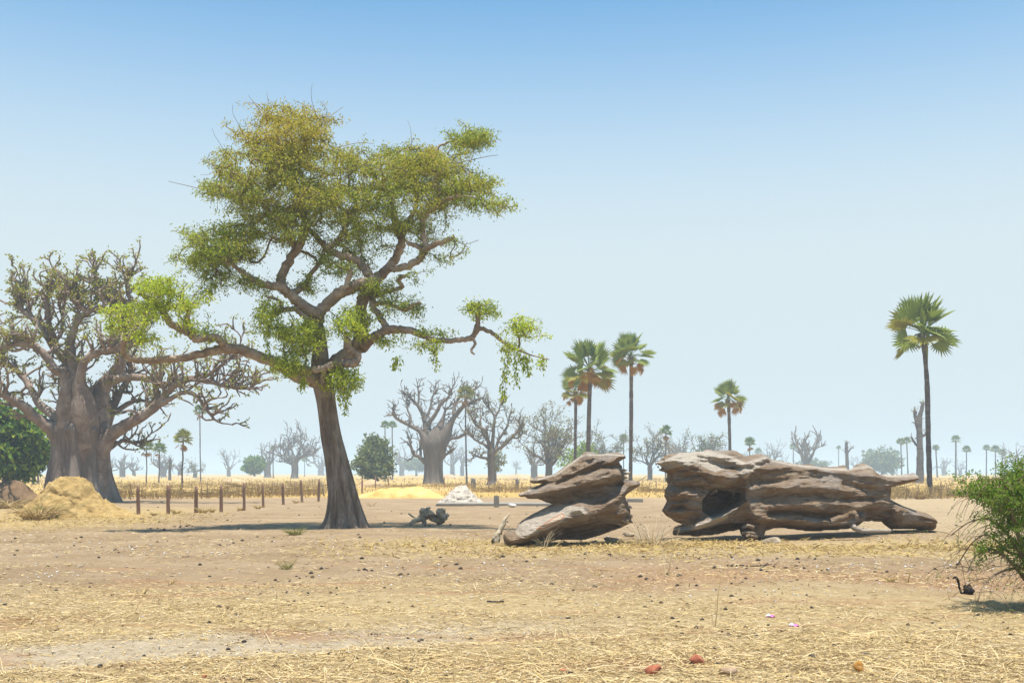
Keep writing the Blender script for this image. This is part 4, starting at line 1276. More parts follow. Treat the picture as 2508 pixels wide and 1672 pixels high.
def add_far_palm(x, ytop, ybase, rpx, label, seed, d=None, xb=None, dead=0, stem=1.5, yellow=False):
    rs = np.random.default_rng(seed)
    d = d or D(ybase)
    xb = xb if xb is not None else x
    base = np.array([P(xb, ybase, d)[0], d, 0.0])
    m = d / F
    t = thing('fan_palm', label, 'palm', base)
    tr = MB()
    yc = ytop + rpx * 0.9
    ctr = P(x, yc, d)
    pts = np.array([base + (ctr - base) * f + np.array([rs.normal() * 0.03, 0, 0]) for f in np.linspace(0, 1, 6)])
    tube(tr, pts, np.array([1.25, 1.0, 0.92, 0.95, 0.85, 0.95]) * stem * m, 7, 0, 0.04)
    part('trunk', tr, M['palm_bark'], t)
    cr = MB()
    cr2 = MB()
    R = rpx * m
    n = 22
    for i in range(n + dead):
        dd = i >= n
        a = i * 2.399 + rs.normal() * 0.3
        f = i / n
        e = math.radians(85 - 112 * f + rs.normal() * 7) if not dd else math.radians(rs.uniform(-80, -25))
        mm = np.array(frond_matrix(a, e, rs.normal() * 0.3, 1.0, Vector((0, 0, 0))))
        Lp, rb = R * 0.48, R * 0.55
        seg = 9
        sp = math.radians(125 if not dd else 60)
        V = [(0, 0, 0), (Lp, 0.02 * R, 0), (Lp, -0.02 * R, 0)]
        Fc = [[0, 1, 2]]
        for q in range(seg):
            a0 = -sp + 2 * sp * q / seg
            a1 = -sp + 2 * sp * (q + 0.92) / seg
            am = (a0 + a1) / 2
            k = len(V)
            V += [(Lp, 0, 0), (Lp + math.cos(a0) * rb * 0.6, math.sin(a0) * rb * 0.6, -0.04 * R), (Lp + math.cos(am) * rb * rs.uniform(0.9, 1.1), math.sin(am) * rb, -0.16 * R), (Lp + math.cos(a1) * rb * 0.6, math.sin(a1) * rb * 0.6, -0.04 * R)]
            Fc += [[k, k + 1, k + 2], [k, k + 2, k + 3]]
        V = np.array(V) @ mm[:3, :3].T + ctr + np.array([0, 0, -0.25 * R if dd else 0])
        (cr2 if dd else cr).add(V, np.array(Fc))
    part('crown', cr, M['palm_leaf_yellow' if yellow else 'palm_leaf'], t, smooth=False)
    if dead:
        part('dead_fronds', cr2, M['palm_dead'], t, smooth=False)
    return t


for i, a in enumerate([
    (359, 1076, 1180, 21, 'palm with pinkish dead fronds, left of the two short left palms', dict(d=200, dead=6)),
    (391, 1082, 1178, 20, 'short green palm, right of the two short left palms', dict(d=215, xb=389, dead=2)),
    (449, 1050, 1193, 27, 'bushy green palm left of the tall thin palm', dict(d=146, xb=446, dead=4, stem=2.2, yellow=True)),
    (489, 990, 1178, 19, 'tall thin-stemmed palm under the baobab limb tip', dict(d=250, xb=491, dead=2)),
    (943, 1030, 1180, 13, 'left of the twin thin palms behind the bushy round tree', dict(d=300)),
    (961, 1030, 1180, 13, 'right of the twin thin palms behind the bushy round tree', dict(d=310)),
    (1140, 942, 1186, 26, 'thin palm with a yellowish crown against the large leafless baobab', dict(d=180, xb=1143, stem=2.1, dead=5, yellow=True)),
    (1527, 1062, 1168, 13, 'small palm just left of the pale-stemmed near palm', dict(d=330, stem=1.4, dead=2)),
    (1631, 1040, 1170, 18, 'palm with dead fronds hanging, left above the big fallen trunk end', dict(d=230, stem=1.7, dead=6)),
    (1836, 1069, 1168, 17, 'small round-headed palm above the fallen trunk hump', dict(d=280, stem=1.5, dead=4)),
    (1943, 1084, 1166, 11, 'hazy palm left of the stubby pollarded baobab', dict(d=520, stem=1.3)),
    (2054, 1090, 1166, 7, 'thin hazy palm alone left of the leaning stump tree', dict(d=600, stem=1.1)),
    (2114, 1101, 1165, 5, 'tiny faint palm, leftmost beside the dome-shaped tree', dict(d=650, stem=0.9)),
    (2130, 1099, 1165, 9, 'hazy palm touching the left side of the dome-shaped tree', dict(d=640, stem=1.1)),
    (2206, 1071, 1168, 12, 'left of the paired palms beside the dead forked trunk', dict(d=420, xb=2209, stem=1.6)),
    (2221, 1069, 1168, 13, 'right of the paired palms beside the dead forked trunk', dict(d=410, xb=2224, stem=1.6)),
    (2197, 1102, 1166, 9, 'faint low palm behind the paired palms', dict(d=620, stem=1.0)),
    (2292, 1088, 1168, 11, 'hazy ragged palm right beside the tall palm stem', dict(d=440, xb=2296, stem=1.8)),
    (2341, 1065, 1168, 14, 'tallest of the hazy far palms left of the thorn bush', dict(d=440, stem=2.2)),
    (2367, 1090, 1168, 13, 'short hazy palm left of the thorn bush', dict(d=440, stem=1.4)),
    (2416, 1088, 1168, 11, 'leftmost of three hazy palms over the thorn bush', dict(d=480, stem=1.6)),
    (2438, 1089, 1168, 14, 'middle of three hazy palms over the thorn bush', dict(d=470, stem=1.6)),
    (2455, 1098, 1168, 12, 'rightmost of three hazy palms over the thorn bush', dict(d=490, stem=1.4)),
    (669, 1090, 1170, 8, 'thin palm between the clipped tree and the broad bare baobab', dict(d=400, stem=1.3)),
    (746, 1118, 1166, 9, 'little palm under the right side of the broad bare baobab', dict(d=600, stem=1.0)),
    (1857, 1096, 1166, 11, 'faint palm right of the round-headed small palm', dict(d=560, stem=1.0)),
    (81, 1070, 1186, 15, 'dark stem of a palm at the left edge beside the dark leafy tree', dict(d=180, stem=2.4)),
    (94, 1075, 1184, 15, 'dark palm stem just left of the big baobab trunk', dict(d=190, stem=2.2)),
]):
    add_far_palm(*a[:4], a[4], 400 + i, **a[5])


# ------------------------------------------------------------------ the fallen baobab trunk pieces
def poly_dist(px, py, poly, closed=True):
    poly = np.asarray(poly, dtype=np.float64)
    q = np.roll(poly, -1, axis=0) if closed else poly[1:]
    p = poly if closed else poly[:-1]
    best = np.full(px.shape, 1e9)
    ins = np.zeros(px.shape, dtype=bool)
    for a, b in zip(p, q):
        e = b - a
        t = np.clip(((px - a[0]) * e[0] + (py - a[1]) * e[1]) / (e.dot(e) + 1e-9), 0, 1)
        best = np.minimum(best, np.hypot(px - a[0] - t * e[0], py - a[1] - t * e[1]))
        if closed:
            c = ((a[1] > py) != (b[1] > py)) & (px < (b[0] - a[0]) * (py - a[1]) / (b[1] - a[1] + 1e-12) + a[0])
            ins ^= c
    return best, ins


def build_log(outline, strokes, dfun, Tm, R, step, seed, grain, smax, namp=(0.10, 0.05), rim=0.02, cuts=(), torn=None):
    o = np.array(outline)
    x0, x1 = o[:, 0].min() - 6, o[:, 0].max() + 6
    y0, y1 = o[:, 1].min() - 6, o[:, 1].max() + 6
    xs_ = np.arange(x0, x1, step)
    ys_ = np.arange(y0, y1, step)
    pm = dfun(o[:, 0].mean()) / F
    ss = np.arange(-smax, Tm + 0.3, step * pm)
    gx_, gy_ = np.meshgrid(xs_, ys_, indexing='ij')
    d, ins = poly_dist(gx_, gy_, outline)
    d = np.where(ins, d, -d) * pm
    ca, sa = math.cos(grain), math.sin(grain)
    u = ((gx_ - x0) * ca - (gy_ - y0) * sa) * pm
    v = ((gx_ - x0) * sa + (gy_ - y0) * ca) * pm
    wv = v + 0.16 * fbm(np.stack([u * 0.9, v * 0.9], -1), 3, seed + 9)
    d = d + rim * 1.6 * fbm(np.stack([u * 3.0, v * 6.0], -1), 3, seed + 1)
    dn = np.clip(d / R, 0, 1)
    T = Tm * np.sqrt(np.clip(1 - (1 - dn) ** 2, 0, 1))
    rel = np.zeros_like(T)
    for s in strokes:
        ds_, _ = poly_dist(gx_, gy_, s[0], False)
        rel += s[2] * np.exp(-(ds_ / s[1]) ** 2)
    for poly, dep, soft in cuts:
        dc, ic = poly_dist(gx_, gy_, poly)
        dc = np.where(ic, dc, -dc) + 2.5 * fbm(np.stack([u * 4, v * 4], -1), 2, seed + 8)
        q = np.clip(dc / soft + 0.3, 0, 1)
        rel -= dep * q * q * (3 - 2 * q)
    tm = np.ones_like(T)
    if torn is not None:
        dt, it = poly_dist(gx_, gy_, torn)
        tm = np.where(it, 1.0, np.clip(1 - dt / 14, 0.48, 1))
    rg = 1 - np.abs(fbm(np.stack([u * 0.55, wv * 3.4], -1), 3, seed + 2)) * 2.4
    rel += namp[0] * rg * (0.35 + 0.65 * tm)
    rg2 = 1 - np.abs(fbm(np.stack([u * 1.7, wv * 9.0], -1), 3, seed + 3)) * 2.2
    rel += namp[1] * rg2 * tm
    rel += 0.05 * fbm(np.stack([u * 2.2, v * 2.6], -1), 3, seed + 4)
    rel += 0.050 * tm * (1 - np.abs(fbm(np.stack([u * 4, wv * 19.0], -1), 2, seed + 5)) * 2.5)
    fade = np.clip(d / 0.16, 0, 1)
    front = np.maximum(T + rel * fade, 0.04 * fade)
    bn = fbm(np.stack([u * 0.7, wv * 2.0], -1), 3, seed + 6)
    back = np.maximum(T * (1 + 0.12 * bn), 0.02)
    s3 = ss[None, None, :]
    f = np.where(s3 < 0, -s3 - front[:, :, None], s3 - back[:, :, None])
    out_ = (d < 0)[:, :, None]
    f = np.where(out_, np.maximum(-d[:, :, None], 0.002) + np.abs(s3) * 0.15, f)
    V, Q = surface_nets(f.astype(np.float32))
    px = x0 + V[:, 0] * step
    py = y0 + V[:, 1] * step
    sv = ss[0] + V[:, 2] * step * pm
    dd = dfun(px)
    Wp = np.stack([(px - CX) / F * dd, dd + sv, CH - (py - HY) / F * dd], axis=1)
    return Wp, Q, px, py


def z6(*a):
    return [(1200 + x / 4.704, 1060 + y / 4.704) for x, y in a]


def z7(*a):
    return [(1580 + x / 3.178, 1060 + y / 3.178) for x, y in a]


def build_left_log():
    out = z6((158, 1150), (150, 1210), (170, 1262), (250, 1300), (330, 1312), (420, 1300), (520, 1268), (650, 1225), (800, 1225), (1050, 1225), (1250, 1180), (1400, 1130), (1520, 1080), (1625, 1030), (1615, 985), (1640, 955),
             (1605, 930), (1610, 880), (1585, 850), (1590, 800), (1560, 770), (1556, 720), (1580, 690), (1650, 655), (1700, 625), (1736, 585), (1725, 560), (1660, 545), (1560, 535), (1530, 520), (1545, 480), (1512, 430), (1520, 380), (1480, 330), (1520, 305), (1562, 292), (1562, 250),
             (1500, 235), (1420, 228), (1330, 240), (1240, 250), (1170, 225), (1090, 222), (1040, 270), (940, 340), (820, 430), (750, 475), (700, 490), (620, 495), (540, 512), (470, 540), (460, 560), (500, 578), (580, 575), (620, 580), (540, 612), (440, 650),
             (400, 680), (335, 700), (325, 720), (400, 735), (430, 752), (560, 765), (640, 790), (720, 808), (760, 815), (690, 840), (600, 885), (520, 925), (450, 965), (380, 1010), (330, 1045), (300, 1110), (240, 1125))
    st = [(z6((640, 560), (760, 590), (1000, 480), (1250, 400), (1480, 370)), 7, -0.20),
          (z6((480, 690), (760, 640), (900, 600), (1200, 520), (1480, 470)), 12, 0.14),
          (z6((600, 740), (900, 680), (1200, 620), (1500, 575)), 6, -0.22),
          (z6((760, 800), (1000, 730), (1300, 700), (1490, 620)), 16, -0.38),
          (z6((230, 1220), (500, 1090), (800, 970), (1030, 910)), 26, 0.50),
          (z6((700, 820), (880, 840), (1040, 850)), 9, 0.22),
          (z6((1060, 920), (1250, 860), (1380, 760), (1520, 660)), 12, 0.22),
          (z6((1240, 940), (1420, 960), (1560, 960)), 6, -0.14),
          (z6((820, 1130), (1050, 1090), (1250, 1060), (1480, 1040)), 13, -0.40),
          (z6((1030, 860), (1100, 900)), 5, -0.12), (z6((1000, 870), (1060, 915)), 4, 0.05),
          (z6((1540, 560), (1700, 580)), 8, 0.15),
          (z6((1090, 240), (1330, 265), (1540, 270)), 6, 0.16), (z6((800, 460), (1040, 300)), 6, 0.14)]
    V, Q, px, py = build_log(out, st, lambda x: 29.6 + 0 * np.asarray(x, dtype=np.float64), 0.85, 0.62, 2.5, 5, math.radians(14), 1.75, namp=(0.10, 0.075),
                             cuts=[(z6((760, 1190), (1000, 1120), (1250, 1095), (1480, 1040), (1570, 1055), (1400, 1130), (1050, 1228), (800, 1228)), 0.55, 9)],
                             torn=z6((700, 480), (1040, 250), (1560, 230), (1540, 330), (1250, 330), (1000, 420), (760, 520)))
    w, ins = poly_dist(px, py, z6((520, 1075), (600, 1030), (700, 960), (810, 905), (835, 940), (780, 985), (680, 1040), (600, 1075)))
    tint = np.where(ins, 2.0 + np.clip(w / 4.0, 0, 1), np.clip(2.0 - w / 3.0, 0, 2)) * (V[:, 1] < 29.6)
    w2, i2 = poly_dist(px, py, z6((330, 1050), (760, 815), (1030, 840), (1080, 890), (800, 960), (420, 1180), (300, 1140)))
    tint = np.maximum(tint, np.where(i2, 0.75, np.clip(0.6 - w2 / 12, 0, 1)))  # sunlit top of the lower lobe, painted pale
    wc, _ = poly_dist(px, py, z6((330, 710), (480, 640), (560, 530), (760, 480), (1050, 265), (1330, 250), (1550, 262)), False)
    tint = np.maximum(tint, np.clip(0.8 - wc / 8, 0, 1))  # sun highlight along the top crust, painted into the tint
    base = np.array([P(1390, 1325, 29.6)[0], 29.6, 0.0])
    t = thing('fallen_trunk', 'smaller broken piece of fallen baobab trunk, tilted and split, on the left', 'fallen trunk', base)
    mb = MB()
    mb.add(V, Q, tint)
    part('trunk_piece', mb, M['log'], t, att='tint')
    sp = MB()
    tube(sp, np.array([P(1560, 1180, 29.3), P(1570, 1174, 29.3), P(1584, 1165, 29.3)]), [0.02, 0.015, 0.008], 5)
    for (x, y, dx, dy) in [(1532, 1160, 12, -4), (1530, 1168, 8, 2), (1526, 1152, 10, -2), (1540, 1240, 8, 4), (1540, 1262, 9, 2), (1543, 1275, 7, 6)]:
        tube(sp, np.array([P(x - 6, y, 29.4), P(x + dx * 0.5, y + dy * 0.4, 29.35), P(x + dx, y + dy, 29.3)]), [0.05, 0.035, 0.012], 5, 0, 0.15)
    part('splinter', sp, M['driftwood'], t)


def build_big_log():
    out = z7((92, 235), (120, 215), (160, 172), (210, 160), (260, 157), (330, 160), (400, 145), (440, 150), (480, 130), (550, 140), (620, 134), (700, 138), (740, 160), (780, 178), (820, 175), (880, 160), (940, 175), (990, 205), (1080, 230), (1160, 240), (1230, 248),
             (1300, 250), (1370, 265), (1430, 265), (1490, 262), (1545, 248), (1565, 282), (1605, 290), (1640, 252), (1700, 238), (1745, 262), (1780, 300), (1820, 325), (1900, 338), (2000, 325), (2090, 312), (2100, 345), (2096, 380), (2050, 390), (2015, 398), (1950, 408), (1905, 425), (1896, 470), (1892, 515), (1960, 548),
             (2080, 598), (2190, 632), (2240, 672), (2246, 700), (2232, 752), (2150, 752), (2080, 746), (1990, 745), (1910, 742), (1870, 715), (1850, 690), (1760, 682), (1690, 680), (1672, 700), (1640, 722), (1560, 745), (1430, 752), (1300, 758), (1200, 756), (1100, 742), (1050, 732), (980, 740),
             (930, 760), (905, 850), (860, 842), (800, 828), (755, 790), (740, 740), (620, 770), (500, 790), (380, 800), (300, 795), (222, 790), (218, 760), (232, 735), (300, 712), (240, 690), (170, 645), (132, 605), (150, 570), (172, 530), (150, 490), (155, 450), (182, 400), (168, 360), (172, 312), (150, 300), (122, 290), (140, 262))
    st = [(z7((500, 350), (600, 350), (690, 330)), 15, 0.35), (z7((200, 200), (350, 270), (500, 320)), 15, 0.18), (z7((480, 440), (690, 450)), 7, -0.3),
          (z7((420, 210), (560, 250), (660, 270)), 10, -0.18), (z7((650, 170), (760, 210), (820, 190)), 8, -0.22), (z7((670, 250), (780, 225), (900, 200)), 7, 0.28),
          (z7((690, 270), (705, 340), (710, 430), (700, 500)), 10, 0.30), (z7((690, 520), (600, 590), (520, 640), (400, 690), (240, 750)), 12, 0.40),
          (z7((720, 495), (1000, 480), (1200, 478), (1330, 462)), 6, -0.10), (z7((1450, 508), (1560, 515), (1690, 512)), 4, -0.16), (z7((760, 440), (1000, 420), (1250, 430), (1500, 450)), 16, 0.14),
          (z7((760, 590), (1000, 560), (1300, 560), (1650, 560)), 16, 0.20), (z7((900, 615), (1100, 605), (1300, 636), (1500, 642), (1640, 600), (1850, 610)), 6, -0.34),
          (z7((800, 650), (1000, 665), (1200, 685), (1450, 690), (1620, 655)), 12, 0.36), (z7((700, 290), (1100, 262), (1500, 310), (1900, 365), (2060, 350)), 8, 0.20),
          (z7((740, 385), (1100, 360), (1300, 345)), 6, -0.12), (z7((1480, 400), (1700, 440), (1880, 440)), 9, -0.20), (z7((1700, 640), (1840, 660)), 9, -0.3), (z7((1900, 570), (2080, 630), (2220, 680)), 12, 0.26),
          (z7((2060, 655), (2150, 675), (2240, 710)), 4, -0.14), (z7((780, 800), (880, 800)), 10, 0.3), (z7((900, 400), (1300, 420), (1750, 430)), 26, 0.10),
          (z7((160, 420), (350, 410), (450, 430)), 5, -0.12), (z7((170, 520), (300, 510), (420, 540)), 5, -0.10), (z7((160, 600), (250, 570)), 6, -0.25), (z7((1700, 260), (1660, 300)), 5, -0.1),
          (z7((180, 350), (380, 330), (470, 390)), 4, -0.10), (z7((1530, 270), (1600, 300)), 4, -0.1)]
    df = lambda x: 31.4 + (np.asarray(x, dtype=np.float64) - 1640) / 640 * 4.0
    V, Q, px, py = build_log(out, st, df, 0.95, 0.72, 2.6, 15, math.radians(-3), 1.95, namp=(0.12, 0.085),
                             cuts=[(z7((400, 510), (440, 462), (500, 438), (560, 445), (640, 462), (692, 462), (698, 520), (660, 560), (600, 592), (540, 618), (470, 640), (410, 600)), 1.25, 5),
                                   (z7((235, 775), (380, 745), (560, 705), (740, 690), (755, 790), (620, 785), (400, 810), (225, 800)), 0.9, 6),
                                   (z7((1690, 660), (1860, 670), (1900, 750), (1680, 740)), 0.7, 7)],
                             torn=z7((90, 230), (260, 150), (700, 130), (950, 170), (900, 230), (720, 330), (700, 460), (480, 440), (430, 640), (130, 640)))
    w, ins = poly_dist(px, py, z7((100, 230), (260, 160), (480, 140), (640, 190), (720, 240), (900, 190), (860, 230), (720, 330), (690, 350), (640, 260), (480, 300), (350, 230), (150, 280)))
    tint = np.where(ins, 0.9, np.clip(0.7 - w / 10, 0, 1))
    w2, i2 = poly_dist(px, py, z7((230, 745), (440, 660), (560, 618), (575, 650), (480, 700), (330, 735)))
    tint = np.maximum(tint, np.where(i2, 0.9, np.clip(0.7 - w2 / 8, 0, 1)))
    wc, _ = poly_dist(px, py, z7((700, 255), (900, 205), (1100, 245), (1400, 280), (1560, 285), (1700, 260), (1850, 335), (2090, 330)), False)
    tint = np.maximum(tint, np.clip(0.85 - wc / 9, 0, 1))  # lit upper edge of the trunk put into the wood colour
    w3, i3 = poly_dist(px, py, z7((850, 565), (885, 560), (885, 595), (855, 592)))
    tint = np.where(i3 & (V[:, 1] < df(px)), 2.05, tint)
    base = np.array([P(1900, 1310, 32.8)[0], 32.8, 0.0])
    t = thing('fallen_trunk', 'long hollow fallen baobab trunk with torn weathered ends, on the right', 'fallen trunk', base)
    mb = MB()
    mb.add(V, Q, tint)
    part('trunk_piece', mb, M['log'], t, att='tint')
    b = MB()
    limb(b, [(x, y, r) for (x, y), r in zip(z7((1440, 690), (1540, 665), (1600, 640), (1625, 630), (1650, 660)), (9, 9, 9, 8, 5))], 32.2, 0, -0.35, 9, 0.15)
    part('branch_stub', b, M['log'], t, att='tint')
    b = MB()
    sp3 = np.array([P(2084, 1281, 33.1), P(2092, 1291, 32.9), P(2106, 1298, 32.9), P(2140, 1300, 33.1), P(2180, 1299, 33.4)])
    sp3[:, 2] = np.maximum(sp3[:, 2], 0.09)
    tube(b, catmull(sp3, 4), np.linspace(0.10, 0.05, 17), 8, 0.9, 0.15)
    part('broken_branch', b, M['log'], t, att='tint')
    b = MB()
    for pts in ([(760, 740), (790, 720), (840, 735)], [(750, 780), (790, 775), (850, 790)], [(780, 805), (820, 800), (870, 810)]):
        limb(b, [(x, y, r) for (x, y), r in zip(z7(*pts), (3.5, 4.5, 5))], 31.2, -0.35, -0.1, 7, 0.2)
    part('root_knuckle', b, M['log'], t, att='tint')
    b = MB()
    for (x, y, dx, dy) in [(92, 240, -14, -2), (105, 262, -10, 4), (120, 285, -12, 4), (500, 290, -24, 14), (520, 330, -28, 14), (500, 315, -26, 4), (540, 400, -20, 20), (690, 460, -4, 36), (560, 445, -50, 34), (690, 300, 10, 40), (150, 200, -20, 6)]:
        p = z7((x, y), (x + dx * 0.5, y + dy * 0.35), (x + dx, y + dy))
        dd = df(p[0][0]) - 0.75
        q = np.array([P(a[0], a[1], dd) for a in p])
        tube(b, q, [0.05, 0.035, 0.012], 5, 0.9, 0.15)
    part('splinter', b, M['log'], t, att='tint')


build_left_log()
build_big_log()


# ------------------------------------------------------------------ fence posts
POSTS = [(253, 1194, 1228, 'stubby post partly hidden by the termite mound'), (339, 1191, 1260, 'second post from the mound, first standing clear on sand'), (412, 1189, 1258, 'tallest thick fence post, third from the mound'),
         (480, 1191, 1256, 'fourth fence post from the mound'), (542, 1189, 1253, 'fifth fence post from the mound'), (598, 1183, 1249, 'sixth fence post from the mound'), (645, 1184, 1242, 'seventh fence post from the mound'),
         (694, 1184, 1236, 'eighth fence post from the mound'), (740, 1176, 1230, 'second fence post left of the acacia trunk'), (780, 1174, 1228, 'fence post closest to the acacia trunk on its left'),
         (887, 1171, 1208, 'fence post just right of the acacia trunk'), (920, 1166, 1195, 'reddish fence post in front of the bushy round tree'), (952, 1168, 1190, 'small fence post right of the bushy round tree'),
         (1088, 1167, 1192, 'thin fence post beside the large leafless baobab trunk'), (1198, 1167, 1203, 'fence post in front of the slim-trunked baobab')]
for x, yt, yb, lab in POSTS:
    p = onground(x, yb)
    d = p[1]
    h = (yb - yt) / F * d
    r = 4.3 / F * 50 * RS.uniform(0.85, 1.12)
    mb = MB()
    lean = RS.normal(size=2) * 0.035
    n = 7
    tube(mb, np.array([p + np.array([lean[0] * h * f, lean[1] * h * f, h * f - 0.1 * (f == 0)]) for f in np.linspace(0, 1, n)]), r * np.array([1.08, 1.03, 1, 1.01, 0.98, 0.97, 0.85]), 9, 0, 0.06)
    solo('fence_post', mb, M['post'], lab, 'post', p, group='fence posts in a row')

mb = MB()
p = onground(793, 1214)
tube(mb, np.array([p, P(791, 1198, p[1]), P(788, 1182, p[1])]), [0.06, 0.05, 0.04], 6, 0, 0.1)
solo('leaning_stick', mb, M['grey_stone'], 'dark leaning stick close to the left side of the acacia trunk', 'stick', p)


# ------------------------------------------------------------------ brush fences of woven dry stalks
def brush_fence(label, pts, h, nst, nbr, seed, mat='brush'):
    """pts: ground polyline in photo pixels"""
    rs = np.random.default_rng(seed)
    g_ = np.array([onground(x, y) for x, y in pts])
    g_[:, 2] = 0
    L = np.concatenate([[0], np.cumsum(np.linalg.norm(np.diff(g_, axis=0), axis=1))])

    def at(s):
        return np.array([np.interp(s, L, g_[:, a]) for a in range(3)]).T
    t = thing('brush_fence', label, 'fence', tuple(g_[0]))
    for i in range(nst):
        s = (i + rs.uniform(0.2, 0.8)) / nst * L[-1]
        mb_ = MB()
        b = at(s)
        hh = h * rs.uniform(0.9, 1.25)
        tube(mb_, np.array([b + np.array([0, 0, -0.05]), b + np.array([rs.normal() * 0.05, 0, hh * 0.5]), b + np.array([rs.normal() * 0.1, 0, hh])]), [0.045, 0.04, 0.028], 5, 0, 0.1)
        part('stake', mb_, M['post' if i % 3 else 'brush'], t)
    mb_ = MB()
    n = nbr
    s = rs.uniform(0, L[-1], n)
    clump = 0.75 + 0.35 * vnoise(np.stack([s * 0.6, s * 0], -1), seed)
    b = at(s) + np.stack([rs.normal(size=n) * 0.15, rs.normal(size=n) * 0.22, rs.uniform(0, 0.35, n) * h], -1)
    vert = rs.random(n) < 0.72
    ang = np.where(vert, rs.normal(size=n) * 0.28, rs.choice([-1, 1], n) * (1.45 + rs.normal(size=n) * 0.12))
    ln = np.where(vert, h * rs.uniform(0.4, 0.95, n) * clump, rs.uniform(0.5, 1.4, n))
    b[:, 2] = np.where(vert, b[:, 2] * 0.6, rs.uniform(0.2, 0.95, n) * h * clump)
    dv = np.stack([np.sin(ang) * ln, rs.normal(size=n) * 0.12 * ln, np.cos(ang) * ln], -1)
    wd = rs.uniform(0.008, 0.022, n)[:, None]
    sd2 = unit(np.cross(dv, np.array([0.1, 1.0, 0.1]))) * wd
    V = np.stack([b - sd2, b + sd2, b + dv + sd2 * 0.5, b + dv - sd2 * 0.5], 1).reshape(-1, 3)
    mb_.add(V, np.arange(4 * n).reshape(n, 4))
    part('woven_stalks', mb_, M[mat], t, kind='stuff', smooth=False)
    return t


brush_fence('low dry brush fence behind the row of posts on the left', [(262, 1223), (420, 1222), (560, 1219), (700, 1216), (792, 1213)], 1.02, 22, 1632, 501)
brush_fence('second farther brush fence line left of the acacia trunk', [(262, 1197), (450, 1196), (620, 1194), (780, 1192)], 1.05, 14, 1010, 502)
brush_fence('dry brush fence between the rubble heap and the left trunk piece', [(1150, 1206), (1250, 1207), (1340, 1207), (1420, 1206)], 0.95, 16, 855, 503)
brush_fence('dry brush fence seen through the gap between the two trunk pieces', [(1560, 1206), (1630, 1206), (1720, 1206)], 0.9, 9, 544, 504)
brush_fence('dry brush fence right of the big fallen trunk, behind the tall palm foot', [(2060, 1223), (2170, 1223), (2300, 1221), (2420, 1218), (2520, 1216)], 1.05, 18, 1399, 505)
brush_fence('thin brush line along the field edge right of the acacia trunk', [(900, 1194), (1000, 1193), (1090, 1193), (1160, 1194)], 0.6, 8, 583, 506)


# ------------------------------------------------------------------ mounds and heaps
def heap(name, label, cat, x, ybase, prof, mat, seed, depth=0.7, lump=0.12, n=70, lumpf=1.3):
    """prof: silhouette as (x px, y px) from left foot to right foot"""
    d = D(ybase)
    pr = np.array(prof, dtype=np.float64)
    px = (pr[:, 0] - CX) / F * d
    pz = np.maximum(CH - (pr[:, 1] - HY) / F * d, 0)
    xc = (px[0] + px[-1]) / 2
    hw = (px[-1] - px[0]) / 2
    xs_ = np.linspace(px[0] - 0.1, px[-1] + 0.1, n)
    vs_ = np.linspace(-1.25, 1.25, n)
    X, Vv = np.meshgrid(xs_, vs_, indexing='ij')
    top = np.interp(X, px, pz, left=0, right=0)
    hmax = pz.max()
    # depth extent follows the height: steep mounds are round in plan
    ext = hw * depth * (0.25 + 0.75 * np.sqrt(np.clip(top / hmax, 0, 1)))
    prof_ = np.clip(1 - Vv ** 2, 0, 1) ** 0.9
    Z = top * prof_
    Y = d + Vv * ext
    pn = np.stack([X, Y, Z], -1)
    k = np.clip(Z / 0.25, 0, 1)
    no = fbm(pn * lumpf, 4, seed)
    no2 = fbm(pn * lumpf * 3, 3, seed + 3)
    Z = Z + k * (no * lump + no2 * lump * 0.45) * 1.2
    Y = Y + k * fbm(pn * lumpf + 7, 3, seed + 5) * lump * 1.5
    Z = np.where(np.abs(Vv) > 0.98, -0.15, np.maximum(Z, -0.12 + 0.0 * Z) - 0.04)
    mb_ = MB()
    i = np.arange(n * n).reshape(n, n)
    mb_.add(np.stack([X, Y, Z], -1).reshape(-1, 3), np.stack([i[:-1, :-1], i[1:, :-1], i[1:, 1:], i[:-1, 1:]], -1).reshape(-1, 4))
    return solo(name, mb_, M[mat], label, cat, (xc, d, 0))


heap('termite_mound', 'big rounded yellow termite mound in front of the huge baobab', 'mound', 180, 1263,
     [(20, 1266), (60, 1246), (92, 1220), (104, 1205), (125, 1188), (145, 1168), (160, 1165), (182, 1164), (203, 1170), (216, 1185), (226, 1204), (245, 1220), (270, 1233), (292, 1245), (320, 1256), (372, 1265)], 'mound', 61, 0.66, 0.20, 130, 2.1)
heap('earth_bank', 'low shade-toned earth bank under the dark leafy tree at the left edge', 'mound', 20, 1232,
     [(-80, 1232), (-40, 1190), (10, 1180), (35, 1174), (55, 1180), (80, 1200), (130, 1228)], 'shaded_earth', 62, 0.5, 0.2, 50, 0.7)
heap('sand_heap', 'low bright yellow sand heap right of the acacia trunk', 'sand heap', 985, 1219,
     [(868, 1217), (900, 1206), (930, 1196), (960, 1193), (985, 1197), (1008, 1192), (1030, 1190), (1052, 1196), (1072, 1208), (1086, 1216)], 'yellow_sand', 63, 0.4, 0.14, 70, 0.8)
heap('rubble_heap', 'pointed heap of white rubble beside the low concrete slab', 'rubble heap', 1122, 1234,
     [(1066, 1233), (1082, 1222), (1100, 1205), (1115, 1192), (1128, 1186), (1140, 1189), (1155, 1202), (1172, 1220), (1190, 1232)], 'white_rubble', 64, 0.8, 0.13, 90, 4.0)
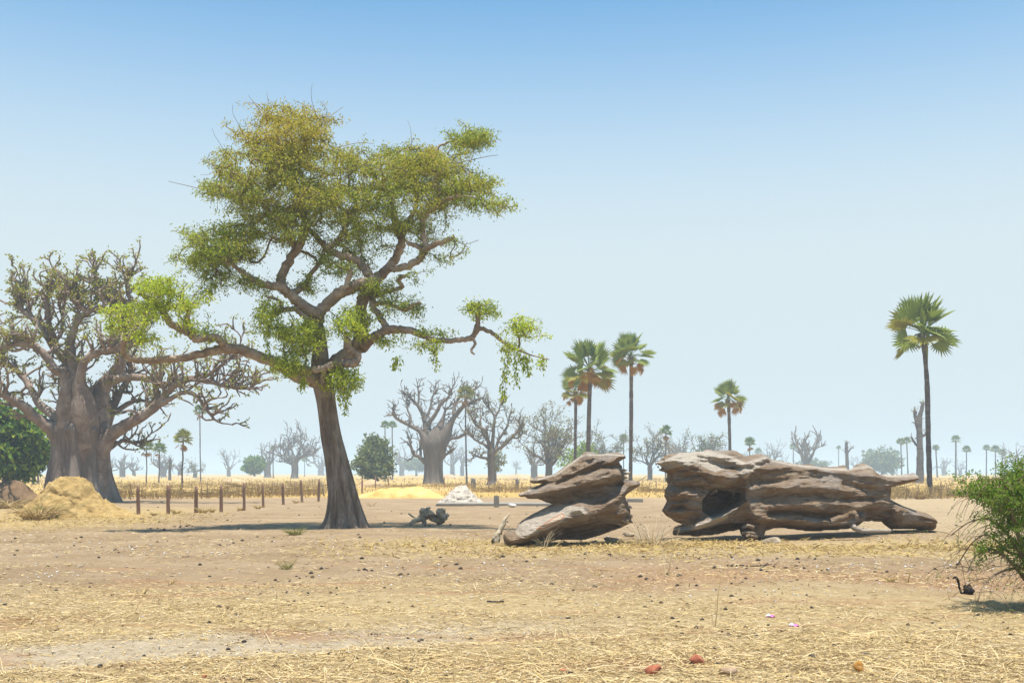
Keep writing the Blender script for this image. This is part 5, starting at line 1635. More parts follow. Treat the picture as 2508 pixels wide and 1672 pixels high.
for i, (x, yb, w, h, lab) in enumerate([(320, 1172, 26, 9, 'small far earth mound right of the big baobab trunk'), (412, 1186, 30, 6, 'low far earth mound near the bushy middle palm'), (446, 1172, 34, 10, 'far earth mound behind the bushy middle palm'), (590, 1172, 22, 8, 'far earth mound left of the clipped tree'),
                                         (575, 1180, 38, 9, 'grassy far mound in front of the clipped tree'), (1100, 1170, 30, 10, 'far yellow mound right of the large leafless baobab'), (1270, 1172, 34, 12, 'pointed far termite mound right of the slim-trunked baobab'),
                                         (622, 1172, 30, 7, 'little mound at the foot of the clipped green tree'), (1215, 1172, 26, 7, 'small far mound behind the slim-trunked baobab foot'), (2385, 1172, 44, 6, 'low far mound left of the thorn bush'), (912, 1192, 44, 20, 'brown mound at the foot of the bushy round tree')]):
    heap('earth_mound', lab, 'mound', x, yb, [(x - w, yb + 1), (x - w * 0.5, yb - h * 0.55), (x - w * 0.1, yb - h), (x + w * 0.2, yb - h * 0.85), (x + w * 0.6, yb - h * 0.35), (x + w, yb + 1)], 'far_mound', 70 + i, 0.7, 0.25, 26, 0.35)


# ------------------------------------------------------------------ concrete slab, block, stumps, stones
def box(mb_, c, sx, sy, sz, jit=0.0, rs=RS, bev=0.02):
    n = 5
    q = []
    g_ = np.linspace(-0.5, 0.5, n)
    fs = []
    V = []
    for ax in range(3):
        for sgn in (-1, 1):
            u, v = np.meshgrid(g_, g_, indexing='ij')
            P_ = np.zeros((n, n, 3))
            P_[..., ax] = 0.5 * sgn
            P_[..., (ax + 1) % 3] = u * sgn
            P_[..., (ax + 2) % 3] = v
            k = len(V) * n * n
            V.append(P_.reshape(-1, 3))
            i = np.arange(n * n).reshape(n, n) + k
            fs.append(np.stack([i[:-1, :-1], i[1:, :-1], i[1:, 1:], i[:-1, 1:]], -1).reshape(-1, 4))
    V = np.vstack(V)
    dims = np.array([sx, sy, sz])
    W_ = V * dims
    cl = np.clip(np.abs(W_) - (dims / 2 - bev), 0, None)
    over = np.linalg.norm(cl, axis=1)
    corr = np.where(over > bev, bev / np.maximum(over, 1e-9), 1.0)
    W_ = np.sign(W_) * (np.minimum(np.abs(W_), dims / 2 - bev) + cl * corr[:, None])
    if jit:
        W_ = W_ + jit * fbm(W_ * 3.0 / max(dims.min(), 0.1) * 0.4 + rs.uniform(0, 50), 3)[:, None] * unit(W_)
    mb_.add(W_ + np.asarray(c), np.vstack(fs))


mb = MB()
p = onground(1225, 1239)
box(mb, (p[0] - 0.2, p[1] + 1.6, 0.05), 7.0, 3.0, 0.22, 0.05)
solo('concrete_slab', mb, M['concrete'], 'long low grey concrete slab lying on the sand behind the left trunk piece', 'slab', (p[0], p[1], 0))
mb = MB()
p = onground(1216, 1241)
box(mb, (p[0], p[1], 0.31), 0.30, 0.26, 0.66, 0.02)
solo('concrete_block', mb, M['concrete'], 'small upright grey concrete block in front of the slab', 'block', (p[0], p[1], 0))
mb = MB()
p = onground(1556, 1229)
box(mb, (p[0], p[1] + 0.2, 0.10), 1.0, 0.6, 0.24, 0.03)
solo('concrete_block', mb, M['concrete'], 'low pale concrete block lying in the gap between the trunk pieces', 'block', (p[0], p[1], 0))


def rock(name, label, cat, x, y, wpx, mat, seed, hh=0.6, group=None, sq=1.0, ang=0.25, lift=0.0):
    rs = np.random.default_rng(seed)
    p = onground(x, y)
    r = wpx / F * p[1] / 2
    n, k = 9, 14
    th = np.linspace(0, math.pi, n)
    a = np.arange(k) / k * 2 * math.pi
    q = np.stack([np.sin(th)[:, None] * np.cos(a), np.sin(th)[:, None] * np.sin(a), np.repeat(np.cos(th)[:, None], k, 1)], -1)
    # planed facets
    for _ in range(14):
        nn = unit(rs.normal(size=3))
        c = rs.uniform(0.45, 0.8)
        dp = q @ nn
        q = q - np.maximum(dp - c, 0)[..., None] * nn
    q = q * (1 + ang * fbm(q * 1.6 + seed, 3, seed))[..., None]
    q = q * np.array([1.0, sq, hh]) * r
    V = q.reshape(-1, 3) + p + np.array([0, 0, r * hh * 0.55 + lift])
    i = np.arange(n - 1)[:, None] * k
    j = np.arange(k)[None]
    j2 = (j + 1) % k
    mb_ = MB()
    mb_.add(V, np.stack([i + j, i + k + j, i + k + j2, i + j2], -1).reshape(-1, 4))
    return solo(name, mb_, M[mat], label, cat, p, group=group)


rock('stone', 'pale white stone lying against the concrete slab', 'stone', 1254, 1241, 26, 'white_stone', 1, 0.5)
for (x, yt, yb, w, lab, s_) in [(1160, 1171, 1196, 12, 'grey weathered stump right of the thin palm stem', 1), (1267, 1172, 1197, 9, 'narrow grey stump in the brush left of the left trunk piece', 2)]:
    p = onground(x, yb)
    m = p[1] / F
    mb = MB()
    h = (yb - yt) * m
    rr = w * m / 2
    trunk_loft(mb, [(p[0], p[1], -0.1, rr * 1.15), (p[0], p[1], h * 0.3, rr), (p[0] - 0.03, p[1], h * 0.7, rr * 0.97), (p[0] - 0.05, p[1], h * 0.95, rr * 0.8), (p[0] - 0.05, p[1], h, rr * 0.45)], 5, 0.1, 14, s_, 0.15, 3)
    solo('tree_stump', mb, M['grey_stone'], lab, 'stump', p)

ROCKS = [
    ('rock', 'jagged red laterite rock at the bottom edge, left of the brown stone', 1706, 1626, 60, 'red_rock', .62), ('rock', 'smooth brown stone near the bottom edge beside the red rock', 1779, 1653, 55, 'brown_rock', .5),
    ('rock', 'squat orange rock at the lower right', 2102, 1648, 36, 'orange_rock', 1.0), ('rock', 'red laterite rock at the bottom edge left of the jagged red one', 1597, 1651, 55, 'red_rock', .6),
    ('rock', 'flat faint red rock at the bottom edge near the centre', 1380, 1643, 26, 'red_rock', .45), ('rock', 'small red rock on the bottom edge at the left', 501, 1660, 18, 'red_rock', .8),
    ('stone', 'oval grey-brown stone left of the darker oval stone at lower right', 1988, 1607, 26, 'dark_rock', .6), ('stone', 'dark oval stone at lower right above the orange rock', 2118, 1598, 32, 'dark_rock', .42),
    ('stone', 'small dark stone alone below the thorn bush', 2177, 1559, 15, 'dark_rock', .6), ('stone', 'dark grey pebble in the middle foreground straw', 1034, 1555, 15, 'dark_rock', .5),
    ('stone', 'round dark stone at the bottom edge left of centre', 1007, 1649, 14, 'dark_rock', 1.0), ('stone', 'dark pebble below the left trunk piece, left of a pair', 1351, 1434, 15, 'dark_rock', .5),
    ('stone', 'dark pebble below the left trunk piece, right of a pair', 1455, 1442, 17, 'dark_rock', .55), ('stone', 'left lump of the dark pair in the left foreground', 537, 1486, 17, 'dung', .6), ('stone', 'right lump of the dark pair in the left foreground', 556, 1490, 14, 'dung', .7),
    ('stone', 'dark stone on the lower edge of the pale track', 245, 1639, 18, 'dark_rock', .6), ('stone', 'flat dark stone at the lower left beside the track edge', 188, 1652, 22, 'dark_rock', .4),
    ('stone', 'dark pebble on the pale track left of centre', 634, 1580, 11, 'dark_rock', .6), ('stone', 'small brown pebble in the straw left of the grey pebble', 920, 1550, 14, 'brown_rock', .5), ('stone', 'pale pebble in the centre foreground', 1212, 1549, 15, 'brown_rock', .5),
    ('stone', 'dark pebble at the left edge of the foreground straw', 12, 1480, 12, 'dark_rock', .8), ('stone', 'dark pebble at far left beside the straw edge', 137, 1452, 12, 'dark_rock', .6),
    ('stone', 'right one of two dark pebbles at lower right', 2366, 1616, 12, 'dark_rock', .7), ('stone', 'left one of two dark pebbles at lower right', 2316, 1613, 13, 'dark_rock', .6),
]
for i, (nm, lab, x, y, w, mt, hh) in enumerate(ROCKS):
    rock(nm, lab, nm, x, y, w, mt, 100 + i, hh)

# clump of dung lumps in the centre foreground, and the line of droppings below the big trunk
p = onground(1213, 1475)
t = thing('dung_pile', 'curved clump of dark dung lumps in the centre foreground', 'dung', p)


def lump(mb_, c, r, rs, fl=0.6):
    n, k = 6, 8
    th = np.linspace(0, math.pi, n)
    a = np.arange(k) / k * 2 * math.pi
    q = np.stack([np.sin(th)[:, None] * np.cos(a), np.sin(th)[:, None] * np.sin(a), np.repeat(np.cos(th)[:, None], k, 1)], -1)
    q = q * (1 + 0.3 * fbm(q * 1.5 + rs.uniform(0, 90), 2))[..., None] * np.array([1, 1, fl]) * r
    i = np.arange(n - 1)[:, None] * k
    j = np.arange(k)[None]
    j2 = (j + 1) % k
    mb_.add(q.reshape(-1, 3) + c, np.stack([i + j, i + k + j, i + k + j2, i + j2], -1).reshape(-1, 4))


for i in range(9):
    mb = MB()
    f = i / 8
    lump(mb, p + np.array([(f - 0.5) * 0.22, -0.05 * math.sin(f * 3.1) + RS.normal() * 0.012, 0.018]), RS.uniform(0.018, 0.028), RS)
    part('lump', mb, M['dung'], t)
p = onground(1812, 1384)
t = thing('dung_trail', 'short row of dark droppings on the sand below the big fallen trunk', 'dung', p)
for i in range(13):
    mb = MB()
    f = i / 12
    c = onground(1785 + 78 * f + RS.normal() * 2, 1383 + RS.normal() * 0.8)
    lump(mb, c + np.array([0, 0, 0.02]), RS.uniform(0.02, 0.04), RS, 0.7)
    part('lump', mb, M['dung'], t)

# pink and white scraps
for x, y, lab in [(1885, 1504, 'pink and white scrap, upper of the two in the right foreground'), (1942, 1531, 'pink and white scrap, lower of the two in the right foreground')]:
    p = onground(x, y)
    t = thing('litter_scrap', lab, 'litter', p)
    a, b = MB(), MB()
    n = 7
    u, v = np.meshgrid(np.linspace(-1, 1, n), np.linspace(-1, 1, n), indexing='ij')
    for m_, ox, sc_, hh in ((a, 0.015, 0.05, 0.022), (b, -0.02, 0.03, 0.035)):
        zz = 0.005 + hh * (1 - 0.6 * u ** 2 - 0.3 * v ** 2) + 0.012 * np.sin(u * 4 + v * 2)
        V = np.stack([u * sc_ * 1.1 + ox, v * sc_ * 0.8, np.maximum(zz, 0.0)], -1).reshape(-1, 3)
        Vb = V - np.array([0, 0, 0.004])
        i = np.arange(n * n).reshape(n, n)
        f1 = np.stack([i[:-1, :-1], i[1:, :-1], i[1:, 1:], i[:-1, 1:]], -1).reshape(-1, 4)
        m_.add(V + p, f1)
        m_.add(Vb + p, f1[:, ::-1])
    part('pink_sheet', a, M['pink'], t)
    part('white_sheet', b, M['white_plastic'], t)

# driftwood root on the sand between the acacia and the left trunk piece
d0 = D(1284)
p = onground(1048, 1284)
t = thing('driftwood_root', 'twisted grey driftwood root lying on the sand between acacia and trunk piece', 'root', p)
for spec in [[(1002, 1283, 2.5), (1016, 1273, 4), (1032, 1266, 6), (1046, 1258, 8), (1056, 1264, 8), (1066, 1270, 7), (1080, 1268, 9), (1092, 1262, 6), (1098, 1263, 3)], [(1046, 1260, 8), (1036, 1250, 6), (1034, 1246, 3)], [(1050, 1260, 6), (1048, 1250, 4), (1046, 1244, 3), (1054, 1243, 1.6)],
             [(1080, 1266, 8), (1074, 1252, 5), (1078, 1248, 2)], [(1082, 1264, 8), (1086, 1252, 6), (1082, 1245, 3)], [(1076, 1270, 5), (1074, 1280, 4), (1076, 1285, 2)], [(1036, 1268, 5), (1040, 1280, 4), (1038, 1285, 2)], [(1018, 1272, 3), (1012, 1282, 2), (1004, 1285, 1.5)], [(1020, 1270, 2), (1008, 1262, 1.6), (1000, 1257, 1.2)]]:
    mb = MB()
    limb(mb, spec, d0, RS.normal() * 0.05, RS.normal() * 0.15, 9, 0.30, 3, 1.3)
    part('root_piece', mb, M['driftwood'], t)
# pale broken wood shard left of the left trunk piece
d0 = D(1330)
p = onground(1224, 1330)
t = thing('wood_shard', 'pale splintered wood shard standing left of the left trunk piece', 'wood shard', p)
mb = MB()
limb(mb, [(1216, 1330, 7), (1220, 1308, 8), (1230, 1288, 6), (1238, 1272, 4), (1248, 1256, 1.5)], d0, 0, 0.1, 7, 0.25, 3)
part('shard', mb, M['straw_pale'], t)
mb = MB()
limb(mb, [(1206, 1326, 6), (1214, 1318, 8), (1222, 1322, 6)], d0, 0, 0.05, 7, 0.25, 3)
limb(mb, [(1244, 1312, 3), (1246, 1296, 2.5), (1245, 1284, 1.4)], d0, 0, 0.05, 6, 0.2, 3)
part('shard', mb, M['driftwood'], t)
# pieces of bark and branch lying between the two trunk pieces
for i, (x, y, w, lab) in enumerate([(1500, 1326, 46, 'pale lump of wood at the right foot of the left trunk piece'), (1540, 1312, 44, 'grey wood chunk beside the dry grass between the trunk pieces'), (1452, 1333, 30, 'small pale wood chip below the left trunk piece'), (1890, 1328, 60, 'pale fallen bark slab under the middle of the big trunk')]):
    rock('wood_chunk', lab, 'wood chunk', x, y, w, 'driftwood', 160 + i, 0.45, sq=0.6)
# burnt black scrap by the thorn bush
d0 = D(1455)
p = onground(2368, 1455)
t = thing('burnt_scrap', 'black twisted burnt scrap on the ground left of the thorn bush', 'scrap', p)
mb = MB()
limb(mb, [(2334, 1416, 2), (2341, 1413, 3), (2347, 1424, 3), (2350, 1438, 2.6), (2355, 1452, 2.6), (2362, 1449, 2.6)], d0, 0, 0, 7, 0.15, 3)
limb(mb, [(2355, 1452, 2.4), (2354, 1462, 2.2)], d0, 0, 0, 6, 0.1, 3)
part('arm', mb, M['black_scrap'], t)
mb = MB()
limb(mb, [(2362, 1434, 3), (2368, 1440, 8), (2374, 1446, 11), (2376, 1456, 7), (2375, 1462, 3)], d0, 0, 0, 8, 0.25, 3)
limb(mb, [(2368, 1438, 3), (2374, 1430, 2), (2380, 1441, 2.5), (2386, 1445, 2)], d0, 0, 0, 6, 0.1, 3)
part('lump', mb, M['black_scrap'], t)


# ------------------------------------------------------------------ thorn bush at the right edge
def build_bush():
    d0 = 15.6
    base = np.array([P(2530, 1485, d0)[0], d0, 0.0])
    base[2] = float(gz(base[0], base[1]))
    t = thing('thorn_bush', 'green thorn bush with drooping bare twigs at the right edge', 'bush', base)
    rs = np.random.default_rng(77)
    st = []
    L = [[(2530, 1486, 9), (2520, 1420, 8), (2505, 1350, 7), (2485, 1280, 5), (2470, 1220, 3), (2455, 1170, 2)], [(2532, 1486, 8), (2550, 1400, 8), (2560, 1300, 6), (2570, 1200, 4), (2580, 1130, 2)], [(2520, 1430, 6), (2480, 1380, 4.5), (2430, 1345, 3), (2390, 1360, 1.6), (2370, 1400, 1)],
         [(2512, 1380, 5), (2470, 1310, 4), (2420, 1270, 2.5), (2370, 1280, 1.4), (2330, 1310, 0.9)], [(2490, 1290, 4), (2440, 1240, 3), (2400, 1210, 2), (2370, 1190, 1.2)], [(2540, 1440, 7), (2600, 1380, 6), (2680, 1320, 4), (2740, 1300, 2)], [(2550, 1400, 6), (2620, 1300, 5), (2680, 1220, 3)],
         [(2525, 1400, 5), (2500, 1390, 4), (2450, 1400, 3), (2410, 1430, 2), (2395, 1470, 1)], [(2515, 1360, 5), (2470, 1350, 3.5), (2420, 1310, 2), (2380, 1330, 1.4), (2340, 1390, .8)]]
    nd = []
    for i, s in enumerate(L):
        mb_ = MB()
        pp, r = limb(mb_, s, d0, 0, [-0.6, 0.8, -0.4, 0.3, 0.9, -0.5, 0.6, -0.9, 0.6][i], 6, 0.06, 4)
        part('stem', mb_, M['twig'], t)
        nd += list(pp[2:])

    def pts(cx, cy, rx, ry, rd, n, sg=0.07):
        o = []
        for _ in range(n):
            q = unit(rs.normal(size=3)) * rs.uniform(0, 1) ** 0.4
            c = P(cx + q[0] * rx, cy + q[2] * ry, d0 + q[1] * rd)
            for _ in range(3):
                o.append(c + rs.normal(size=3) * sg)
        return o
    A = pts(2490, 1225, 110, 75, 0.9, 120) + pts(2590, 1230, 130, 120, 1.0, 90) + pts(2470, 1330, 80, 50, 0.8, 30) + pts(2430, 1190, 60, 25, 0.7, 16) + pts(2600, 1380, 130, 80, 0.9, 50) + pts(2380, 1195, 30, 12, 0.4, 6) + pts(2490, 1150, 60, 20, 0.6, 18)
    A = np.array(A)
    tw, lf = MB(), MB()
    tips, dirs = twiggery(tw, nd, A, 0.0028, rs, 0.06, 3, 0.42, 0.02, 0.10, 0.2)
    sprays(lf, tips, dirs, 20, 0.046, 0.020, 0.095, rs, 0.2, 0.0, 0.4)
    # drooping leafless twigs on the camera side and left
    for _ in range(150):
        i = rs.integers(len(nd))
        p = nd[i]
        a = rs.uniform(0, 6.28)
        dd = np.array([math.cos(a) - 0.5, math.sin(a) - 0.2, rs.uniform(-0.2, 0.7)])
        q = [p]
        for _ in range(5):
            dd = unit(dd + np.array([0, 0, -0.28]) + rs.normal(size=3) * 0.15)
            q.append(q[-1] + dd * rs.uniform(0.08, 0.16))
            if q[-1][2] < 0.05:
                break
        if len(q) < 3:
            continue
        tube(tw, np.array(q), np.linspace(0.006, 0.0022, len(q)), 3)
        if rs.random() < 0.5:
            sprays(lf, np.array(q[-2:]), np.tile(dd, (2, 1)), 4, 0.035, 0.014, 0.06, rs, 0.2)
    part('twigs', tw, M['twig'], t, kind='stuff')
    part('foliage', lf, M['leaf_bush'], t, kind='stuff', smooth=False)


build_bush()


# ------------------------------------------------------------------ dry grass tufts, weeds, stalks
def tuft(name, label, cat, x, y, hpx, wpx, n, mat, seed, curl=0.35, wd=0.006, group=None, base_w=0.25, seg=4, up=1.0):
    rs = np.random.default_rng(seed)
    p = onground(x, y)
    m = p[1] / F
    mb_ = MB()
    for _ in range(n):
        a = rs.uniform(0, 6.28)
        b = p + np.array([math.cos(a), math.sin(a), 0]) * wpx * m * base_w * rs.uniform(0, 1)
        h = hpx * m * rs.uniform(0.45, 1.05)
        a2 = a + rs.normal() * 0.6
        dv = unit(np.array([math.cos(a2) * wpx / hpx * 0.55 * rs.uniform(0.2, 1.2), math.sin(a2) * wpx / hpx * 0.5, up]))
        q = [b]
        for s_ in range(seg):
            dv = unit(dv + np.array([math.cos(a2) * curl / seg, math.sin(a2) * curl / seg, -curl * 0.45 * (s_ + 1) / seg]) + rs.normal(size=3) * 0.07)
            q.append(q[-1] + dv * h / seg)
        q = np.array(q)
        q[:, 2] = np.maximum(q[:, 2], p[2] + 0.004)
        w = np.linspace(1, 0.25, seg + 1)[:, None] * wd * rs.uniform(0.6, 1.4)
        sd2 = unit(np.cross(np.gradient(q, axis=0), rs.normal(size=3))) * w
        V = np.vstack([q - sd2, q + sd2])
        k = seg + 1
        mb_.add(V, np.array([[i, i + k, i + k + 1, i + 1] for i in range(seg)]))
    return solo(name, mb_, M[mat], label, cat, p, smooth=False, group=group)


tuft('dry_grass_clump', 'pale tangled dry grass clump between the two trunk pieces', 'grass', 1600, 1338, 105, 120, 70, 'straw_pale', 1, 0.4, 0.009)
tuft('dry_grass_clump', 'brown tangle of dead stems at the foot of the pale dry grass clump', 'grass', 1618, 1338, 70, 170, 190, 'straw', 22, 1.0, 0.008)
tuft('dry_grass_clump', 'short yellow grass tuft in front of the left trunk piece', 'grass', 1335, 1337, 70, 80, 34, 'straw_pale', 2, 0.4, 0.010)
tuft('dry_stalk', 'tall thin dry stalks standing in front of the dry grass clump', 'grass', 1634, 1412, 128, 60, 6, 'straw', 3, 0.15, 0.009, base_w=0.2)
tuft('dry_stalk', 'tall single dry stalk in the right foreground', 'grass', 1748, 1533, 165, 30, 3, 'straw', 4, 0.15, 0.006, base_w=0.2)
tuft('dry_stalk', 'thin dry stalk at the left in the straw', 'grass', 423, 1512, 80, 10, 2, 'brush', 5, 0.1, 0.006)
tuft('dry_stalk', 'thin dry stalk near the bottom in the centre', 'grass', 1112, 1672, 90, 8, 2, 'straw', 6, 0.08, 0.004)
tuft('weed', 'sparse grey-green weed on the sand left of centre', 'weed', 703, 1394, 46, 50, 60, 'leaf_olive', 7, 0.5, 0.005)
tuft('weed', 'low pale weed in front of the acacia foot', 'weed', 722, 1310, 36, 64, 110, 'leaf_olive', 8, 0.5, 0.01)
tuft('dry_grass_clump', 'small brown grass tuft in the right middle ground', 'grass', 2182, 1427, 28, 44, 36, 'straw_gold', 9, 0.5, 0.007)
tuft('dry_grass_clump', 'thin reddish grass tuft just right of the brown tuft', 'grass', 2222, 1427, 34, 16, 9, 'brush', 10, 0.2, 0.006)
tuft('dry_grass_clump', 'small tuft at the left in the foreground straw', 'grass', 350, 1460, 28, 20, 14, 'brush', 11, 0.3, 0.006)
tuft('dry_grass_clump', 'orange tuft above the thin stalk at the left', 'grass', 418, 1430, 20, 26, 22, 'straw_gold', 12, 0.5, 0.006)
tuft('dry_grass_clump', 'tiny pale tuft far left on the sand', 'grass', 190, 1392, 26, 40, 26, 'straw_pale', 13, 0.4, 0.006)
tuft('dry_stalk', 'curved pale stalk left of the thorn bush', 'grass', 2274, 1425, 50, 30, 2, 'straw_pale', 14, 0.8, 0.008)
tuft('dry_stalk', 'short upright brown stick left of the burnt scrap', 'grass', 2324, 1470, 56, 8, 2, 'brush', 15, 0.1, 0.006)
tuft('dry_grass_clump', 'reddish thin tuft in the centre foreground left of the tall stalks', 'grass', 1460, 1410, 26, 40, 16, 'brush', 16, 0.6, 0.006)
tuft('dry_shrub', 'tangled dry brown shrub left of the termite mound', 'shrub', 92, 1272, 76, 130, 420, 'brush', 17, 0.7, 0.014)
tuft('dry_shrub', 'greyish dry shrub leaning on the left flank of the termite mound', 'shrub', 122, 1268, 60, 70, 240, 'leaf_olive', 18, 0.7, 0.013)
tuft('dry_shrub', 'low brown scrub at the left edge below the dark tree', 'shrub', 22, 1245, 60, 150, 380, 'brush', 19, 0.7, 0.016)
tuft('weed', 'dry weed bush at the foot of the tall right palm', 'weed', 2252, 1222, 34, 40, 120, 'brush', 20, 0.6, 0.02)
tuft('weed', 'grey-green scrub in the field left of the thorn bush', 'weed', 2352, 1215, 28, 90, 160, 'leaf_olive', 21, 0.6, 0.025)
for i, (x, y, h, w, lab) in enumerate([(432, 1258, 18, 26, 'golden grass tuft right of the tallest fence post'), (497, 1256, 24, 34, 'golden grass tuft at the fourth fence post'), (520, 1254, 17, 26, 'golden grass tuft left of the fifth fence post'), (590, 1249, 16, 20, 'golden grass tuft left of the sixth fence post'),
                                      (632, 1245, 15, 20, 'golden grass tuft left of the seventh fence post'), (376, 1262, 12, 18, 'golden grass tuft between the second and third fence posts'), (725, 1232, 14, 22, 'golden grass tuft left of the ninth fence post'), (910, 1240, 22, 40, 'thin dry bush on the sand right of the acacia trunk')]):
    tuft('grass_tuft', lab, 'grass', x, y, h, w, 70 if i < 7 else 16, 'straw_gold' if i < 7 else 'brush', 30 + i, 0.5, 0.014)


# ------------------------------------------------------------------ ground litter that nobody could count
def straw_litter(name, label, mat, n, ymin, ymax, dens, Lr, Wr, seed, lift=0.012, tilt=0.12, xw=0.90):
    rs = np.random.default_rng(seed)
    X, Y = [], []
    while sum(len(a) for a in X) < n:
        # even cover per metre near the camera, thinning with distance
        y = ymin * (ymax / ymin) ** rs.random(n)
        x = rs.uniform(-1, 1, n) * (y * xw * 0.5 * 1.25 + 0.5) * 1.0
        k = rs.random(n) < dens(x, y)
        X.append(x[k])
        Y.append(y[k])
    x = np.concatenate(X)[:n]
    y = np.concatenate(Y)[:n]
    z = gz(x, y)
    a = rs.uniform(0, 6.28, n)
    e = np.abs(rs.normal(size=n)) * tilt
    ln = rs.uniform(Lr[0], Lr[1], n) * rs.uniform(0.5, 1.2, n)
    dv = np.stack([np.cos(a) * np.cos(e), np.sin(a) * np.cos(e), np.sin(e)], -1) * ln[:, None]
    sd2 = unit(np.cross(dv, np.stack([rs.normal(size=n) * 0.5, rs.normal(size=n) * 0.5, np.ones(n)], -1))) * rs.uniform(Wr[0], Wr[1], n)[:, None]
    b = np.stack([x, y, z + lift * rs.uniform(0.2, 1.5, n)], -1)
    mid = b + dv * 0.5 + np.stack([0 * x, 0 * x, ln * rs.uniform(0, 0.06, n)], -1)
    V = np.stack([b - sd2, b + sd2, mid + sd2, mid - sd2, b + dv + sd2 * 0.5, b + dv - sd2 * 0.5], 1).reshape(-1, 3)
    i = np.arange(n) * 6
    Fq = np.vstack([np.stack([i, i + 1, i + 2, i + 3], -1), np.stack([i + 3, i + 2, i + 4, i + 5], -1)])
    mb_ = MB()
    mb_.add(V, Fq)
    return solo(name, mb_, M[mat], label, 'straw', (0, 0, 0), smooth=False, kind='stuff')


def trk(x, y):
    tr = y - (13.5 + 0.40 * x) + 0.5 * vnoise(np.stack([x * 0.5, y * 0.9], -1), 3)
    return np.exp(-((tr + 0.2) / 0.95) ** 2) * np.clip((2.5 - x) / 4.5, 0, 1)


def d_near(x, y):
    q = np.stack([x * 0.35, y * 0.7], -1)
    k = np.clip((20.5 + 5 * vnoise(q * 0.5, 12) - y) / 4, 0.02, 1)
    c = np.clip(0.55 + 0.75 * fbm(q * 1.4, 3, 9), 0.08, 1)
    return k * c * (1 - 0.85 * trk(x, y))


def d_log(x, y):
    q = np.stack([x * 0.5, y * 0.6], -1)
    k = np.exp(-((y - 28.0) / 2.6) ** 2) * np.clip((x + 6) / 4, 0, 1)
    l2 = np.exp(-((y - 46) / 7) ** 2) * np.clip((-11 - x) / 4, 0, 1)
    return np.clip(np.maximum(k, l2) * (0.6 + 0.8 * fbm(q, 3, 13)), 0, 1)


def d_sand(x, y):
    q = np.stack([x * 0.3, y * 0.3], -1)
    return np.clip(0.35 + 0.9 * fbm(q, 3, 23), 0.02, 1) * np.clip((y - 15) / 6, 0.1, 1)


straw_litter('straw_litter', 'matted dry straw covering the foreground', 'straw', 105000, 8.6, 27, d_near, (0.025, 0.10), (0.0025, 0.005), 1)
straw_litter('long_straw', 'long loose dry stalks lying over the foreground', 'straw', 2000, 8.6, 24, d_near, (0.25, 0.65), (0.0025, 0.0045), 2, 0.02, 0.10)
straw_litter('log_straw', 'yellow leaf and straw litter around the fallen trunks', 'straw_gold', 15000, 22, 52, d_log, (0.08, 0.26), (0.007, 0.016), 3, 0.02, 0.25, 0.95)
straw_litter('sand_straw', 'scattered straw bits on the bare sand', 'straw', 9000, 16, 48, d_sand, (0.06, 0.2), (0.004, 0.009), 4, 0.012, 0.15, 0.95)
straw_litter('dark_chaff', 'dark twigs and chaff scattered on the ground', 'brush', 9000, 8.6, 40, lambda x, y: 0.25 + 0.75 * d_near(x, y) * 0.6, (0.05, 0.22), (0.003, 0.007), 5, 0.012, 0.12, 0.95)


def pebbles(name, label, cat, mat, n, ymin, ymax, dens, r0, r1, seed, fl=0.6):
    rs = np.random.default_rng(seed)
    X, Y = [], []
    while sum(len(a) for a in X) < n:
        y = ymin * (ymax / ymin) ** rs.random(n * 2)
        x = rs.uniform(-1, 1, n * 2) * y * 0.6
        k = rs.random(n * 2) < dens(x, y)
        X.append(x[k])
        Y.append(y[k])
    x = np.concatenate(X)[:n]
    y = np.concatenate(Y)[:n]
    r = (r0 + (r1 - r0) * rs.random(n) ** 2.5) * np.clip(y / 14, 0.8, 1.8)
    z = gz(x, y) + r * fl * 0.4
    o = np.array([[1, 0, 0], [.4, .9, 0], [-.6, .75, 0], [-1, -.1, 0], [-.3, -.95, 0], [.7, -.7, 0], [.1, .1, 1], [0, 0, -1]])
    f = np.array([[i, (i + 1) % 6, 6] for i in range(6)] + [[(i + 1) % 6, i, 7] for i in range(6)])
    V = o[None] * (1 + rs.normal(size=(n, 8, 1)) * 0.18) * r[:, None, None] * np.array([1, 0.8, fl])
    a = rs.uniform(0, 6.28, n)
    c_, s_ = np.cos(a)[:, None], np.sin(a)[:, None]
    V = np.stack([V[..., 0] * c_ - V[..., 1] * s_, V[..., 0] * s_ + V[..., 1] * c_, V[..., 2]], -1) + np.stack([x, y, z], -1)[:, None]
    mb_ = MB()
    mb_.add(V.reshape(-1, 3), (f[None] + (np.arange(n) * 8)[:, None, None]).reshape(-1, 3))
    return solo(name, mb_, M[mat], label, cat, (0, 0, 0), kind='stuff')


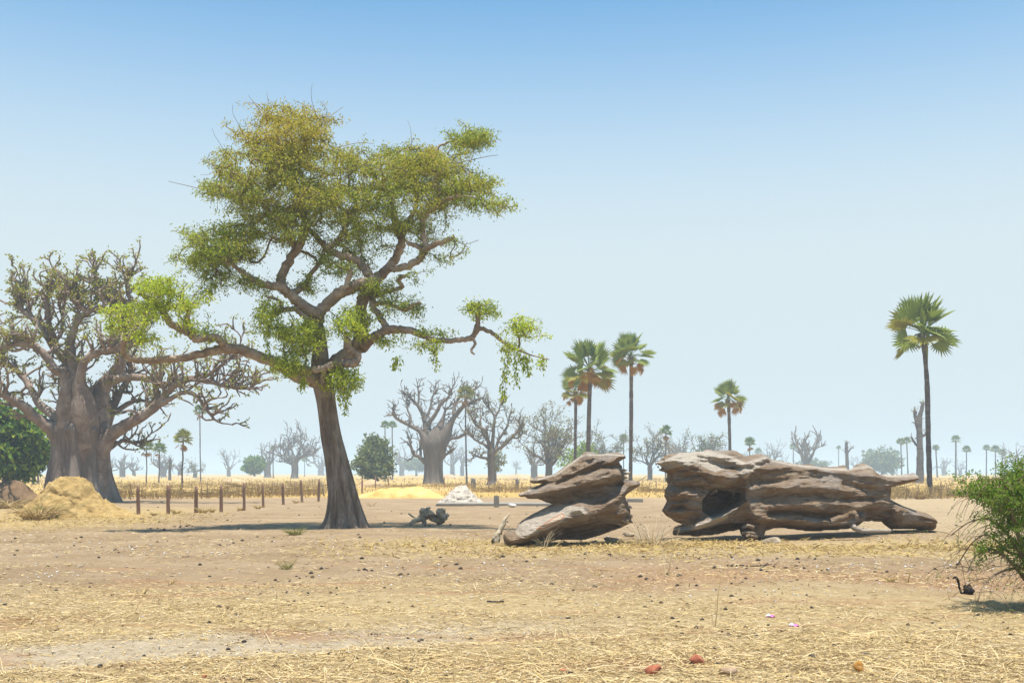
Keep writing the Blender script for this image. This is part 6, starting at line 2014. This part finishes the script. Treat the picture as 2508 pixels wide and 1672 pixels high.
pebbles('white_pebbles', 'small white shells and pebbles scattered over the ground', 'pebbles', 'white_stone', 3200, 8.8, 34, lambda x, y: np.clip(0.25 + trk(x, y) * 0.8 + 0.5 * fbm(np.stack([x * .5, y * .5], -1), 2, 31), 0.05, 1), 0.006, 0.024, 1, 0.5)
pebbles('dark_pebbles', 'small dark droppings scattered over the sand', 'pebbles', 'dung', 1700, 9, 62, lambda x, y: np.clip(0.3 + fbm(np.stack([x * .35, y * .35], -1), 2, 33), 0.03, 1), 0.008, 0.042, 2, 0.6)
pebbles('brown_pebbles', 'small reddish brown pebbles scattered in the foreground', 'pebbles', 'brown_rock', 900, 8.8, 30, lambda x, y: np.clip(0.3 + fbm(np.stack([x * .6, y * .6], -1), 2, 35), 0.03, 1), 0.008, 0.03, 3, 0.6)


# golden grass of the field beyond the fences
def field_grass():
    rs = np.random.default_rng(9)
    n = 26000
    y = 84 * (430 / 84) ** rs.random(n)
    x = rs.uniform(-0.56, 0.56, n) * y
    q = np.stack([x * 0.05, y * 0.03], -1)
    k = rs.random(n) < np.clip(0.5 + 1.4 * fbm(q, 3, 41) + 0.4 * (x > 20), 0.03, 1)
    x, y = x[k], y[k]
    n = len(x)
    h = rs.uniform(0.12, 0.5, n) * np.clip(y / 150, 0.8, 1.3)
    w = rs.uniform(0.015, 0.05, n) * np.clip(y / 110, 1, 3)
    a = rs.normal(size=n) * 0.35
    b = np.stack([x, y, 0 * x - 0.02], -1)
    tip = b + np.stack([np.sin(a) * h, rs.normal(size=n) * 0.3 * h, h], -1)
    sx = np.stack([w, 0 * w, 0 * w], -1)
    V = np.stack([b - sx, b + sx, tip], 1).reshape(-1, 3)
    mb_ = MB()
    mb_.add(V, np.arange(3 * n).reshape(n, 3))
    solo('field_grass', mb_, M['straw_gold'], 'golden dry grass of the field beyond the fences', 'grass', (0, 0, 0), smooth=False, kind='stuff')


field_grass()

# ------------------------------------------------------------------ dusty air
mb = MB()
hx, y0, y1, z0, z1 = 3200, -420, 3700, -2.0, 22.0
V = np.array([[sx, sy, sz] for sx in (-hx, hx) for sy in (y0, y1) for sz in (z0, z1)])
mb.add(V, np.array([[0, 1, 3, 2], [4, 6, 7, 5], [0, 4, 5, 1], [2, 3, 7, 6], [0, 2, 6, 4], [1, 5, 7, 3]]))
hm, nt, out = nodes('dusty_air')
pv = N(nt, 'VolumePrincipled')
pv.inputs['Color'].default_value = (0.68, 0.85, 1.0, 1)
pv.inputs['Density'].default_value = 0.00078
pv.inputs['Anisotropy'].default_value = 0.0
nt.links.new(pv.outputs[0], out.inputs['Volume'])
hz = bpy.data.objects.new('haze', mb.mesh('haze', smooth=False))
COL.objects.link(hz)
hz.data.materials.append(hm)
hz['kind'] = 'stuff'
